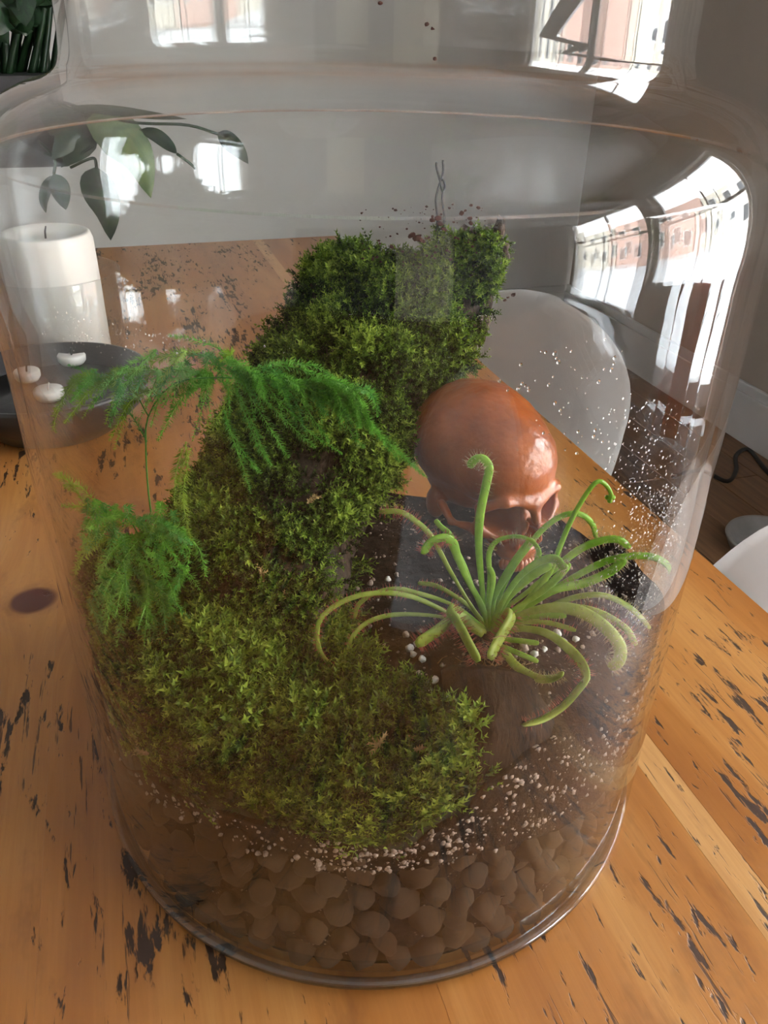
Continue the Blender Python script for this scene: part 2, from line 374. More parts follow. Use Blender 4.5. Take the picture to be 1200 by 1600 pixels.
TU0, TU1, TV0, TV1 = -0.67, 0.322, -0.40, 1.33
edges = [-0.67, -0.507, -0.34, -0.185, -0.012, 0.147, 0.166, 0.322]
def plank(u0, u1, dz=0.0, mat='table'):
    # table frame mesh so that the grain runs on through the planks
    bm = bmesh.new(); bmesh.ops.create_cube(bm, size=1.0)
    for v in bm.verts: v.co = Vector(((u0+u1)/2+v.co.x*(u1-u0), (TV0+TV1)/2+v.co.y*(TV1-TV0), -FZ-0.017+dz+v.co.z*0.034))
    bmesh.ops.bevel(bm, geom=[e for e in bm.edges], offset=0.00015, segments=2, affect='EDGES')
    me = bpy.data.meshes.new('plank'); bm.to_mesh(me); bm.free(); me.materials.append(M[mat])
    o = bpy.data.objects.new('plank', me); COL.objects.link(o); o.parent = tb
for i in range(len(edges)-1): plank(edges[i], edges[i+1], 0.0, 'sapwood' if edges[i] == 0.147 else 'table')
for (cu, cv, su, sv) in ((TU0+0.12, 0.465, 0.025, 1.45), (TU1-0.12, 0.465, 0.025, 1.45), (-0.174, TV0+0.16, 0.7, 0.025), (-0.174, TV1-0.16, 0.7, 0.025)):
    m = MB(); m.box(uv(cu, cv, -0.034-0.045), su, sv, 0.09, AX, 0.002); m.build('apron', M['table'], tb, smooth=False)
for cu in (TU0+0.12, TU1-0.12):
    for cv in (TV0+0.16, TV1-0.16):
        m = MB(); m.box(uv(cu, cv, (FZ-0.034)/2), 0.07, 0.07, -FZ-0.034, AX, 0.004); m.build('leg', M['table'], tb, smooth=False)

# ------------------------------------------------------------------ the jar
def smooth_prof(P, n): return [tuple(x) for x in spline([(a, b) for a, b in P], n)]
sh_out = smooth_prof([(0.150, 0.300), (0.1498, 0.318), (0.1465, 0.334), (0.1385, 0.3465), (0.127, 0.3530), (0.1165, 0.3565), (0.1128, 0.3615), (0.1118, 0.370)], 34)
sh_in = [(r-0.0040 if z < 0.335 else r-0.0036, z-(0.004 if r < 0.146 and z < 0.358 else 0.0)) for r, z in sh_out]
outer = [(0.0005, 0.0006), (0.10, 0.0006), (0.139, 0.0002), (0.1455, 0.001), (0.1485, 0.004), (0.150, 0.009)]+[(0.150, z) for z in np.linspace(0.03, 0.285, 8)]+sh_out+[(0.1115, 0.40), (0.1118, 0.45), (0.1145, 0.47), (0.119, 0.478)]
inner = [(0.1150, 0.482), (0.1105, 0.472), (0.1078, 0.45), (0.1077, 0.40)]+sh_in[::-1]+[(0.146, z) for z in np.linspace(0.285, 0.03, 8)]+[(0.146, 0.013), (0.1435, 0.0085), (0.138, 0.0060), (0.10, 0.0055), (0.0005, 0.0055)]
jar = empty('glass_jar', (0, 0, 0), label='large clear glass jar with rounded shoulder and narrower neck, planted as a terrarium', cat='jar')
m = MB(); m.lathe(outer+inner, 160); m.build('jar_body', M['glass'], jar)
t = NT('base_glass'); p = t.node('BsdfTransparent'); p.inputs[0].default_value = (0.45, 0.52, 0.54, 1)
M['baseglass'] = glass('thick_base_glass', (0.50, 0.55, 0.57), 0.10, 0.08)
m = MB(); m.lathe([(0.142, 0.0012), (0.1472, 0.0022), (0.1494, 0.005), (0.1498, 0.0092), (0.1464, 0.0092), (0.144, 0.0058)], 160, closed=True); m.build('base_ring', M['baseglass'], jar)
# ------------------------------------------------------------------ chairs, cabinet, bowl and candle, plant
def chair_shell_pts():
    prof = spline([(0.0, 0.235, 0.425), (0, 0.20, 0.445), (0, 0.05, 0.430), (0, -0.10, 0.425), (0, -0.185, 0.465), (0, -0.225, 0.56), (0, -0.250, 0.68), (0, -0.272, 0.80)], 40)
    ns = 33; V = []
    for i, (x0, y, z) in enumerate(prof):
        t = i/39.0
        w = 0.215+0.03*math.sin(math.pi*min(1, t*1.3))
        if t > 0.72: w *= math.sqrt(max(0.0, 1-((t-0.72)/0.285)**2.6))
        if t < 0.12: w *= 0.86+0.14*math.sin(math.pi/2*t/0.12)
        for j in range(ns):
            s = -1+2*j/(ns-1); k = abs(s)**2.6
            arm = math.exp(-((t-0.55)/0.22)**2)
            V.append((s*w, y+k*(0.02+0.10*arm), z+k*0.055*(1-t)*1.3*(t > 0.04)+k*0.05*arm))
    return V, 40, ns
def make_chair(loc, rz, label, sc_=1.0):
    e = empty('dining_chair', loc, rz, label=label, cat='chair', group='white plastic shell chairs round the table')
    e.scale = (sc_,)*3
    V, a, b = chair_shell_pts()
    bm = bmesh.new(); vs = [bm.verts.new(v) for v in V]
    for i in range(a-1):
        for j in range(b-1): bm.faces.new((vs[i*b+j], vs[i*b+j+1], vs[(i+1)*b+j+1], vs[(i+1)*b+j]))
    bmesh.ops.solidify(bm, geom=bm.faces[:], thickness=0.010)
    me = bpy.data.meshes.new('seat_shell'); bm.to_mesh(me); bm.free(); me.materials.append(M['white'])
    for p in me.polygons: p.use_smooth = True
    o = bpy.data.objects.new('seat_shell', me); COL.objects.link(o); o.parent = e
    for sx in (-1, 1):
        for sy in (-1, 1):
            m = MB(); m.tube([(sx*0.11, sy*0.10, 0.42), (sx*0.235, sy*0.225, 0.0)], [0.015, 0.010], 10); m.build('leg', M['chair_leg'], e, world=False)
    m = MB(); m.tube([(-0.17, -0.165, 0.22), (0.17, 0.165, 0.22)], 0.005, 8); m.tube([(-0.17, 0.165, 0.22), (0.17, -0.165, 0.22)], 0.005, 8); m.build('brace', M['cord'], e, world=False)
    return e
def chair_at(u, v, face_deg, label, s=1.0): return make_chair(uv(u, v, FZ), RZ+math.radians(face_deg), label, s)
chair_at(0.31, 0.66, 124, 'white plastic chair at the far side of the table, behind the skull', 0.955)
chair_at(0.29, 0.05, 90, 'white plastic chair at the table edge close to the jar, only its rim showing', 0.95)
chair_at(0.10, -0.52, 0, 'white plastic chair pushed under the near end of the table, unseen, added for its reflection in the jar')  # out of view, added for the pale veil it reflects in the glass
chair_at(-0.98, 0.60, -90, 'white plastic chair on the window-less side of the table beyond the candle')

# cabinet with the pot plant
cab = empty('side_cabinet', uv(-0.88, 1.86, FZ), RZ, label='white painted side cabinet carrying the potted plant', cat='cabinet')
def lbox(name, c, s, mat, parent, bev=0.003):
    m = MB(); m.box(c, *s, bev=bev); return m.build(name, mat, parent, smooth=False, world=False)
CZ = 0.105-FZ
lbox('body', (0, 0, CZ/2-0.01), (0.95, 0.42, CZ-0.02), M['trim'], cab)
lbox('cabinet_top', (0, 0, CZ-0.012), (1.0, 0.46, 0.024), M['trim'], cab, 0.005)
for sx in (-1, 1):
    dr = lbox('door', (sx*0.235, -0.216, CZ/2-0.02), (0.45, 0.016, CZ-0.12), M['trim'], cab)
    m = MB(); m.tube([(sx*0.04, -0.226, CZ/2), (sx*0.04, -0.245, CZ/2)], [0.006, 0.011], 12); m.build('handle', M['steel'], dr, world=False)
M['pot'] = plain('grey_pot', (0.055, 0.055, 0.06), 0.6, 40, 0.15, 0.1)
def leafmat(name, a, b):
    t = NT(name); c = t.coord('Generated'); n = t.noise(c, 6, 4, 0.6); col = t.ramp(n, [(0.35, a), (0.65, b)])
    return t.pbr(col, 0.35, t.bump(n, 0.15, 0.001), Specular_IOR_Level=0.4)
M['leaf_dark'] = leafmat('dark_leaf', (0.006, 0.020, 0.008), (0.016, 0.048, 0.016)); M['leaf_mid'] = leafmat('mid_leaf', (0.10, 0.16, 0.07), (0.17, 0.25, 0.10))
PP = at(8, 262, 2.07)
plant = empty('potted_plant', (PP[0], PP[1], 0.105), label='leafy green plant in a square dark grey pot on the white cabinet', cat='plant'); bpy.context.view_layer.update()
m = MB(); pw = 0.10
m.box((PP[0]-0.01, PP[1], 0.1055+0.085), 0.30, 0.24, 0.17, AX, 0.006); m.build('pot', M['pot'], plant, smooth=False)
def broad_leaf(P, w, mat, parent, name='leaf', face=None, fold=0.25):
    P = np.array(P); n = len(P); T = np.gradient(P, axis=0); T /= np.linalg.norm(T, axis=1)[:, None]; V = []; Fs = []
    fc = face if face is not None else (CAMP-P[n//2]); fc = fc/np.linalg.norm(fc)
    for i in range(n):
        t = i/(n-1); ww = w*math.sin(math.pi*min(1, t**0.75*0.98+0.02))**0.8*0.5
        b = np.cross(T[i], fc); b /= np.linalg.norm(b); up = np.cross(b, T[i])
        for s in (-1, -0.5, 0, 0.5, 1): V.append(P[i]+b*ww*s+up*(abs(s)*ww*fold*(-1)+0.0))
        if i < n-1:
            for k in range(4): Fs.append((i*5+k, i*5+k+1, (i+1)*5+k+1, (i+1)*5+k))
    k = len(V); V += [v-up*0.0006 for v in V]; Fs += [tuple(k+j for j in f[::-1]) for f in Fs]
    return mesh(name, V, Fs, mat, parent)
def pix(P, dd=0.39): return [at(x, y, d+dd) for x, y, d in P]
for i in range(34):                      # upright stems and dark strap leaves
    x0 = -60+rng.random()*150; d = 2.0+rng.random()*0.14
    b = at(x0, 175, d); b[2] = 0.26; tip = at(x0+rng.normal()*28, -60-rng.random()*80, d-0.05*rng.random())
    m = MB(); m.tube(spline([b, (b+tip)/2+np.array([rng.normal()*0.01, 0, 0]), tip], 10), np.linspace(0.009, 0.005, 10), 6); m.build('stem', M['leaf_dark'], plant)
for i in range(34):
    x0 = -70+rng.random()*150; y0 = -20+rng.random()*75; d = 1.5+rng.random()*0.1
    a = rng.random()*6.28; L = 45+rng.random()*45
    P = spline(pix([(x0, y0, d), (x0+math.cos(a)*L*0.5, y0-abs(math.sin(a))*L*0.5, d-0.02), (x0+math.cos(a)*L, y0+(rng.random()-0.5)*L, d-0.04)]), 9)
    if max(p[0] for p in (x0+math.cos(a)*L, 0) if True for p in [(p,)]) > 78: continue
    broad_leaf(P, 0.045+0.02*rng.random(), M['leaf_dark'], plant)
LV = [([(135, 190, 1.45), (175, 205, 1.42), (215, 245, 1.40), (236, 310, 1.40)], 0.066, 'leaf_mid'),
      ([(150, 262, 1.45), (152, 290, 1.44), (168, 330, 1.43), (173, 376, 1.43)], 0.052, 'leaf_dark'),
      ([(84, 272, 1.45), (92, 290, 1.44), (98, 310, 1.44), (103, 328, 1.44)], 0.030, 'leaf_dark'),
      ([(80, 275, 1.46), (72, 295, 1.45), (68, 315, 1.45), (72, 333, 1.45)], 0.016, 'leaf_dark'),
      ([(110, 168, 1.45), (170, 172, 1.42), (235, 180, 1.4), (292, 186, 1.38)], 0.014, 'leaf_dark'),
      ([(220, 203, 1.42), (245, 212, 1.4), (265, 228, 1.39), (276, 240, 1.38)], 0.020, 'leaf_dark'),
      ([(340, 208, 1.4), (355, 218, 1.38), (374, 236, 1.37), (388, 256, 1.36)], 0.026, 'leaf_dark'),
      ([(98, 180, 1.5), (120, 200, 1.48), (128, 225, 1.46), (95, 262, 1.46)], 0.05, 'leaf_dark'),
      ([(60, 165, 1.5), (90, 185, 1.48), (105, 215, 1.46), (80, 250, 1.45)], 0.05, 'leaf_dark'),
      ([(20, 168, 1.5), (10, 190, 1.48), (4, 215, 1.46), (12, 235, 1.46)], 0.03, 'leaf_dark'),
      ([(130, 172, 1.47), (150, 182, 1.45), (170, 190, 1.44), (188, 190, 1.43)], 0.035, 'leaf_dark')]
for P, w, mt in LV: broad_leaf(spline(pix(P), 12), w*1.32, M[mt], plant)
for P in ([(100, 160, 1.5), (200, 190, 1.42), (290, 195, 1.4), (342, 210, 1.4)], [(60, 150, 1.5), (140, 180, 1.46), (200, 198, 1.43), (222, 204, 1.42)], [(110, 262, 1.47), (135, 250, 1.46), (148, 248, 1.45), (151, 264, 1.45)],
          [(60, 220, 1.5), (80, 240, 1.48), (86, 256, 1.46), (84, 272, 1.45)], [(276, 240, 1.38), (290, 250, 1.38), (300, 258, 1.38), (306, 264, 1.38)], [(70, 240, 1.5), (110, 250, 1.47), (130, 238, 1.46), (146, 228, 1.45)]):
    m = MB(); m.tube(spline(pix(P), 14), 0.003, 6); m.build('stem', M['leaf_dark'], plant)

# dark bowl with little white candles, pillar candle in a glass
M['wax'] = plain('white_wax', (0.80, 0.78, 0.73), 0.45, 12, 0.03, Subsurface_Weight=0.15, Subsurface_Radius=(0.02, 0.015, 0.01))
BC = atz(92, 662, 0.0); BC[2] = 0
bowl = empty('candle_bowl', tuple(BC), label='wide black bowl of small white candles on the table beside the jar', cat='bowl'); bpy.context.view_layer.update()
m = MB(); m.lathe([(0.0004, 0.0), (0.06, 0.0), (0.066, 0.003), (0.094, 0.030), (0.102, 0.052), (0.1015, 0.056), (0.098, 0.056), (0.090, 0.032), (0.062, 0.012), (0.0004, 0.010)], 72, BC); m.build('bowl_body', M['dark'], bowl)
m = MB(); m.lathe([(0.0004, 0.034), (0.04, 0.034), (0.0895, 0.0335), (0.0895, 0.03), (0.0004, 0.030)], 48, BC); m.build('dark_filling', M['dark'], bowl)
for k, (px, py, r, lab) in enumerate([(112, 557, 0.0155, 'small white tealight at the back of the black bowl'), (42, 583, 0.0135, 'small white tealight at the left of the black bowl'), (76, 612, 0.0150, 'small white tealight at the front of the black bowl, tall wick')]):
    c = atz(px, py, 0.042); c[2] = 0.0342
    e = empty('tealight', tuple(c), label=lab, cat='candle', group='tealights in the black bowl'); bpy.context.view_layer.update()
    m = MB(); m.lathe([(0.0003, 0.0), (r*0.8, 0.0), (r, 0.004), (r*1.02, 0.0095), (r*0.93, 0.0115), (0.0003, 0.0095)], 32, c); m.build('wax', M['wax'], e)
    m = MB(); m.tube([c+(0, 0, 0.0085), c+(0.0006, 0, 0.014), c+(0.0022, 0, 0.018)], [0.0011, 0.001, 0.0007], 6); m.build('wick', M['cord'] if k != 2 else M['wax'], e)
CC = at(105, 545, 1.045); CC = np.array([CC[0], CC[1], 0.0])
pc = empty('pillar_candle', (CC[0], CC[1], 0.0045), label='tall thick white pillar candle standing in a clear glass', cat='candle'); bpy.context.view_layer.update()
m = MB(); m.lathe([(0.0004, 0.0045), (0.050, 0.0045), (0.053, 0.007), (0.0535, 0.10), (0.053, 0.150), (0.0505, 0.158), (0.047, 0.160), (0.043, 0.155), (0.02, 0.152), (0.0004, 0.152)], 64, CC); m.build('wax', M['wax'], pc)
m = MB(); m.tube([CC+(0, 0, 0.15), CC+(0.001, 0, 0.160), CC+(0.003, 0, 0.166)], [0.0012, 0.0011, 0.0008], 6); m.build('wick', M['cord'], pc)
m = MB(); m.lathe([(0.0004, 0.0), (0.066, 0.0), (0.070, 0.006), (0.076, 0.07), (0.078, 0.114), (0.077, 0.1155), (0.0755, 0.114), (0.073, 0.07), (0.067, 0.0075), (0.062, 0.004), (0.0004, 0.004)], 72, CC)
tag(m.build('candle_glass', M['thinglass']), 'clear glass cup round the foot of the pillar candle', 'candle holder')
PC = atz(225, 672, 0.0)
m = MB(); m.lathe([(0.0004, 0.0), (0.062, 0.0), (0.068, 0.0015), (0.0755, 0.0055), (0.0765, 0.0068), (0.0752, 0.0075), (0.066, 0.0040), (0.0004, 0.0025)], 90, (PC[0], PC[1], 0.0))
#tag(m.build('glass_plate', M['thinglass']), 'shallow clear glass plate lying behind the fern', 'plate')

# floor things on the right
CBL = [atz(1095, 735, FZ+0.004), atz(1135, 752, FZ+0.004), atz(1150, 735, FZ+0.004), atz(1150, 712, FZ+0.004), atz(1170, 703, FZ+0.004), atz(1200, 738, FZ+0.004), atz(1260, 800, FZ+0.004), atz(1330, 850, FZ+0.004)]
m = MB(); m.tube(spline([atz(1050, 745, FZ+0.004)]+CBL, 60), 0.0065, 8); tag(m.build('power_cable', M['cord']), 'black power cable lying along the baseboard on the floor', 'cable')
DC = atz(1200, 858, FZ); m = MB(); m.lathe([(0.0004, 0.004), (0.075, 0.004), (0.10, 0.035), (0.108, 0.036), (0.110, 0.030), (0.095, 0.0), (0.0004, 0.0)], 64, (DC[0], DC[1], FZ))
tag(m.build('steel_bowl', M['steel']), 'round steel bowl on the floor beside the chair', 'bowl')
# things below and on the right windows
M['coral'] = plain('coral_fabric', (0.72, 0.16, 0.10), 0.85, 30, 0.1, 0.1)
M['black_fabric'] = plain('black_fabric', (0.02, 0.021, 0.024), 0.8, 30, 0.2, 0.1)
def cushion(name, c, sx, sy, sz, ax, mat, lab, cat):
    m = MB(); bm = bmesh.new(); bmesh.ops.create_grid(bm, x_segments=14, y_segments=14, size=0.5); V = []; Fs = []
    g = [(v.co.x, v.co.y) for v in bm.verts]; q = [[v.index for v in f.verts] for f in bm.faces]; bm.free()
    for sg in (1, -1):
        for (x, y) in g:
            h = (max(0, 1-abs(2*x)**2.4)*max(0, 1-abs(2*y)**2.4))**0.45
            pinch = 1-0.06*(1-abs(2*x))*abs(2*y)**2-0.06*(1-abs(2*y))*abs(2*x)**2
            V.append(np.array(c)+ax[0]*x*sx*pinch+ax[1]*y*sy*pinch+ax[2]*sg*h*sz/2)
    n = len(g); Fs = [tuple(f) for f in q]+[tuple(i+n for i in f[::-1]) for f in q]
    m.add(V, Fs); return tag(m.build(name, mat), lab, cat)
# low sofa under the windows
sf = empty('window_bench', uv(U1-0.34, -0.62, FZ), RZ, label='black upholstered bench under the windows', cat='bench')
lbox('bench_seat', (0, 0, 0.30), (0.42, 1.5, 0.14), M['black_fabric'], sf, 0.02)
for sx in (-1, 1):
    for sy in (-1, 1): lbox('leg', (sx*0.17, sy*0.70, 0.115), (0.04, 0.04, 0.23), M['chair_leg'], sf)
cushion('cushion', uv(U1-0.27, -0.30, FZ+0.37+0.185), 0.38, 0.36, 0.12, (CV, np.array([0, 0, 1.0]), CU), M['coral'], 'coral red cushion on the bench next to the window', 'cushion')
cushion('cushion', uv(U1-0.27, -0.78, FZ+0.37+0.185), 0.38, 0.36, 0.12, (CV, np.array([0, 0, 1.0]), CU), M['white'], 'white cushion in the middle of the window bench', 'cushion')
M['sill_leaf'] = leafmat('sill_leaf', (0.03, 0.07, 0.015), (0.07, 0.14, 0.03))
for (v, hh, lab) in ((-0.15, 0.26, 'spiky green plant in a small pot on the window sill by the coral cushion'),):
    c = uv(U1-0.05, v, -0.42); e = empty('sill_plant', tuple(c), label=lab, cat='plant'); bpy.context.view_layer.update()
    m = MB(); m.lathe([(0.0004, 0), (0.04, 0), (0.055, 0.09), (0.057, 0.10), (0.050, 0.10), (0.048, 0.085), (0.0004, 0.085)], 32, c); m.build('pot', M['steel'], e)
    for i in range(16):
        a = rng.random()*6.28; s = 0.05+0.09*rng.random(); t_ = np.array([math.cos(a), math.sin(a), 0])
        P = spline([c+(0, 0, 0.085), c+t_*s*0.4+(0, 0, 0.085+hh*0.6), c+t_*s+(0, 0, 0.085+hh*(0.7+0.3*rng.random()))], 8)
        broad_leaf(P, 0.03, M['sill_leaf'], e, 'leaf', face=t_*-1+np.array([0, 0, 0.4]))
# ------------------------------------------------------------------ inside the jar: ground
def clampR(P, lim=0.1435):
    r = math.hypot(P[0], P[1])
    if r > lim: P = np.array([P[0]*lim/r, P[1]*lim/r, P[2]])
    return P
HC = [at_glass(*p) for p in [(180, 1180), (250, 1232), (320, 1262), (400, 1290), (500, 1318), (620, 1335), (700, 1300), (780, 1215), (840, 1165), (900, 1140), (980, 1100)]]
HC = [p for p in HC if p is not None]
HC += [at(765, 1000, 0.268), at(700, 1060, 0.245), at(850, 1060, 0.25), at(900, 960, 0.31), at(980, 960, 0.31), at(900, 840, 0.425), at(960, 850, 0.40), at(600, 890, 0.345), at(640, 960, 0.30), at(560, 1000, 0.29), at(830, 910, 0.35), at(960, 1050, 0.28)]
HC += [np.array([-0.10, 0.02, 0.115]), np.array([-0.06, 0.10, 0.095]), np.array([0.03, 0.12, 0.09]), np.array([-0.12, -0.04, 0.10])]
HC = np.array(HC)
def soil_h(x, y):
    x = np.atleast_1d(x); y = np.atleast_1d(y)
    d2 = (x[:, None]-HC[None, :, 0])**2+(y[:, None]-HC[None, :, 1])**2+8e-5
    w = d2**-1.7; return (w*HC[None, :, 2]).sum(1)/w.sum(1)
def soil_mat():
    t = NT('peat_soil'); c = t.coord(); n = t.noise(c, 260, 6, 0.7); n2 = t.noise(c, 60, 3, 0.5)
    col = t.ramp(n, [(0.33, (0.004, 0.0025, 0.0018)), (0.55, (0.017, 0.0085, 0.0055)), (0.78, (0.05, 0.026, 0.017))])
    v = t.node('TexVoronoi'); t.put(v.inputs['Vector'], c); v.inputs['Scale'].default_value = 420
    sp = t.math('MULTIPLY', t.ramp(v.outputs['Distance'], [(0.16, 1.0), (0.26, 0.0)]), t.ramp(n2, [(0.50, 0.0), (0.62, 1.0)]))
    col = t.mix(t.math('MULTIPLY', sp, 0.7), col, (0.33, 0.25, 0.20))
    return t.pbr(col, 0.9, t.bump(n, 0.9, 0.002), Specular_IOR_Level=0.1)
M['soil'] = soil_mat()
NA, NR = 240, 64
V = []; Fs = []
rr = np.linspace(0.0, RIN-0.0007, NR)
for i, r in enumerate(rr):
    for k in range(NA): V.append((r*math.cos(2*math.pi*k/NA), r*math.sin(2*math.pi*k/NA), 0))
V = np.array(V); V[:, 2] = soil_h(V[:, 0], V[:, 1])
nz = vnoise(V, 90, 1)*0.0016+vnoise(V, 260, 2)*0.0012+vnoise(V, 35, 3)*0.002
V[:, 2] += nz*np.clip((RIN-np.hypot(V[:, 0], V[:, 1]))/0.004, 0.3, 1)
for i in range(NR-1):
    for k in range(NA): Fs.append((i*NA+k, i*NA+(k+1) % NA, (i+1)*NA+(k+1) % NA, (i+1)*NA+k))
top = V[(NR-1)*NA:].copy(); NZ = 46; base = len(V)
side = []
def zleca(a): return 0.083+0.008*math.sin(3.1*a+0.5)+0.005*math.sin(7.7*a)
for j in range(1, NZ):
    for k in range(NA):
        a = 2*math.pi*k/NA; z = top[k, 2]*(1-j/(NZ-1))+0.0068*(j/(NZ-1)); zl = zleca(a)
        f = min(1, max(0, (zl-z)/0.006)); side.append((a, z, f))
S = np.array(side); P3 = np.stack([np.cos(S[:, 0])*0.145, np.sin(S[:, 0])*0.145, S[:, 1]], 1)
rs = RIN-0.0009-0.0007*np.abs(vnoise(P3, 220, 5))-S[:, 2]*(0.0062+0.0008*vnoise(P3, 90, 6))
P3[:, 0] = np.cos(S[:, 0])*rs; P3[:, 1] = np.sin(S[:, 0])*rs
V = np.vstack([V, P3])
o0 = (NR-1)*NA
for j in range(NZ-1):
    a0 = o0 if j == 0 else base+(j-1)*NA; a1 = base+j*NA
    for k in range(NA): Fs.append((a0+k, a0+(k+1) % NA, a1+(k+1) % NA, a1+k))
Fs.append(tuple(base+(NZ-2)*NA+k for k in range(NA))[::-1])
tag(mesh('soil', V, Fs, M['soil']), 'dark peaty soil filling the lower half of the glass jar', 'soil', kind='stuff')
# lumps
def lump_template(seed, sub=1, rough=0.28, sq=(1, 1, 1)):
    bm = bmesh.new(); bmesh.ops.create_icosphere(bm, subdivisions=sub, radius=1.0)
    A = np.array([v.co[:] for v in bm.verts]); Fc = np.array([[v.index for v in f.verts] for f in bm.faces]); bm.free()
    A = A*(1+rough*vnoise(A, 1.3, seed)[:, None]+rough*0.5*vnoise(A, 3.1, seed+3)[:, None])*np.array(sq); return A, Fc
def rotm(n):
    q = rng.normal(size=(n, 4)); q /= np.linalg.norm(q, axis=1)[:, None]; w, x, y, z = q.T
    return np.stack([1-2*(y*y+z*z), 2*(x*y-z*w), 2*(x*z+y*w), 2*(x*y+z*w), 1-2*(x*x+z*z), 2*(y*z-x*w), 2*(x*z-y*w), 2*(y*z+x*w), 1-2*(x*x+y*y)], 1).reshape(n, 3, 3)
def merge(tmpl, R, S, T, tint=None):
    A, Fc = tmpl; n = len(T); V = np.einsum('nij,kj->nki', R, A)*np.asarray(S).reshape(n, 1, 1)+T[:, None, :]
    F_ = (Fc[None]+(np.arange(n)*len(A))[:, None, None]).reshape(-1, Fc.shape[1]); return V.reshape(-1, 3), F_
def perlite_mat():
    t = NT('perlite'); c = t.coord(); n = t.noise(c, 500, 3, 0.6); n2 = t.noise(c, 45, 2)
    col = t.ramp(n, [(0.3, (0.15, 0.095, 0.07)), (0.6, (0.42, 0.32, 0.26))]); return t.pbr(t.mix(t.math('MULTIPLY', n2, 0.5), col, (0.40, 0.30, 0.23)), 0.8, t.bump(n, 0.6, 0.001))
M['perlite'] = perlite_mat()
M['perlite_white'] = plain('clean_perlite', (0.72, 0.68, 0.62), 0.7, 400, 0.12, 0.5)
T1 = []; S1 = []
while len(T1) < 1250:                     # against the glass
    a = -math.pi/2+rng.normal()*0.75+0.35; x, y = math.cos(a)*0.144, math.sin(a)*0.144; zt = soil_h(x, y)[0]; z = zt-rng.random()*(zt-0.082)
    dens = 1.0 if a > -1.75 else 0.45
    if z < 0.078 or rng.random() > dens: continue
    T1.append((x, y, z)); S1.append(0.00035+0.0011*rng.random()**2.6)
for i in range(900):                      # on the top
    a = rng.random()*6.28; r = 0.14*math.sqrt(rng.random()); x, y = r*math.cos(a), r*math.sin(a)
    T1.append((x, y, soil_h(x, y)[0]+0.0008)); S1.append(0.0003+0.001*rng.random()**2.5)
T1 = np.array(T1); S1 = np.array(S1); VV = []; FF = []; off = 0
for s in range(4):
    idx = np.arange(s, len(T1), 4); v, f = merge(lump_template(s, 1, 0.6), rotm(len(idx)), S1[idx], T1[idx]); VV.append(v); FF.append(f+off); off += len(v)
tag(mesh('perlite_grains', np.vstack(VV), np.vstack(FF), M['perlite']), 'tiny pale perlite grains speckled through the dark soil', 'perlite', kind='stuff')
big = [(578, 912, 1), (669, 1083, 1.25), (681, 1062, 1.0), (655, 1052, 0.8), (664, 1072, .8), (700, 1107, 1.25), (716, 1122, .8), (722, 1126, .9), (806, 1163, 1.5), (800, 1145, .7), (645, 1022, .9), (660, 1030, .8), (634, 992, .9), (640, 1015, 1.0), (652, 1005, .9), (745, 1063, .7), (607, 905, .9), (824, 905, 1.3), (838, 898, 1.5), (848, 912, 1.2), (812, 915, .9), (818, 1012, 1.2), (835, 1022, .9), (870, 990, 1.0), (880, 1002, .9), (900, 1000, .8), (947, 1141, 1.2), (990, 1075, 1.2), (560, 1010, .8), (520, 990, .9), (513, 1000, 1.0), (535, 980, .8), (546, 1058, .8), (612, 1068, .8), (765, 1120, .6), (850, 1015, .7), (900, 1025, .8), (760, 1107, .7), (970, 1000, .9), (925, 990, .8)]
for i, (px, py, s) in enumerate(big):
    r = ray(px, py); tt = 0.22; hit = None
    while tt < 0.7:
        P = CAMP+r*tt
        if math.hypot(P[0], P[1]) < 0.142 and P[2] <= soil_h(P[0], P[1])[0]+0.0012: hit = P; break
        if math.hypot(P[0], P[1]) < 0.142 and P[2] < 0.08: break
        tt += 0.0008
    if hit is None: continue
    A, Fc = lump_template(i+20, 2, 0.5); k = 0.0018*s
    o = mesh('perlite_lump', A*k, Fc, M['perlite_white'] if i % 3 else M['perlite']); o.location = tuple(hit); o.rotation_euler = tuple(rng.random(3)*6)
    tag(o, 'pale lump of perlite lying on the dark soil', 'perlite', 'perlite lumps on the soil')
# clay pebbles
def leca_mat():
    t = NT('clay_pebble'); c = t.coord(); r = t.node('ObjectInfo').outputs['Random']; n = t.noise(c, 260, 4, 0.6)
    col = t.ramp(n, [(0.3, (0.045, 0.026, 0.014)), (0.7, (0.15, 0.09, 0.05))]); col = t.mix(t.math('MULTIPLY', r, 0.55), col, (0.08, 0.06, 0.042))
    return t.pbr(col, 0.85, t.bump(n, 0.8, 0.0015), Specular_IOR_Level=0.15)
M['leca'] = leca_mat()
lmesh = []
for s in range(8):
    A, Fc = lump_template(s+60, 3, 0.23, (1, 0.85+0.1*rng.random(), 0.8+0.1*rng.random())); o = mesh('clay_pebble', A, Fc, M['leca']); lmesh.append(o.data); bpy.data.objects.remove(o)
pts = []; tries = 0
while tries < 60000 and len(pts) < 290:
    tries += 1; r0 = 0.0062+0.0038*rng.random(); a = -math.pi/2+(rng.random()-0.5)*2.7; z = 0.0058+r0*0.9+rng.random()*(zleca(a)+0.002-r0*1.9-0.0058)*(1 if tries > 6000 else 0.02)
    R_ = RIN-0.0004-r0-(0.0 if tries < 40000 else 0.006*rng.random()); p = np.array([R_*math.cos(a), R_*math.sin(a), z])
    if all(np.linalg.norm(p-q[0]) > (r0+q[1])*0.83 for q in pts): pts.append((p, r0))
for i, (p, r0) in enumerate(pts):
    o = bpy.data.objects.new('clay_pebble', lmesh[i % 8]); COL.objects.link(o); o.location = tuple(p); o.scale = (r0,)*3; o.rotation_euler = tuple(rng.random(3)*6)
    tag(o, 'round brown clay pebble in the drainage layer at the bottom of the jar', 'pebble', 'clay pebbles at the bottom of the jar')

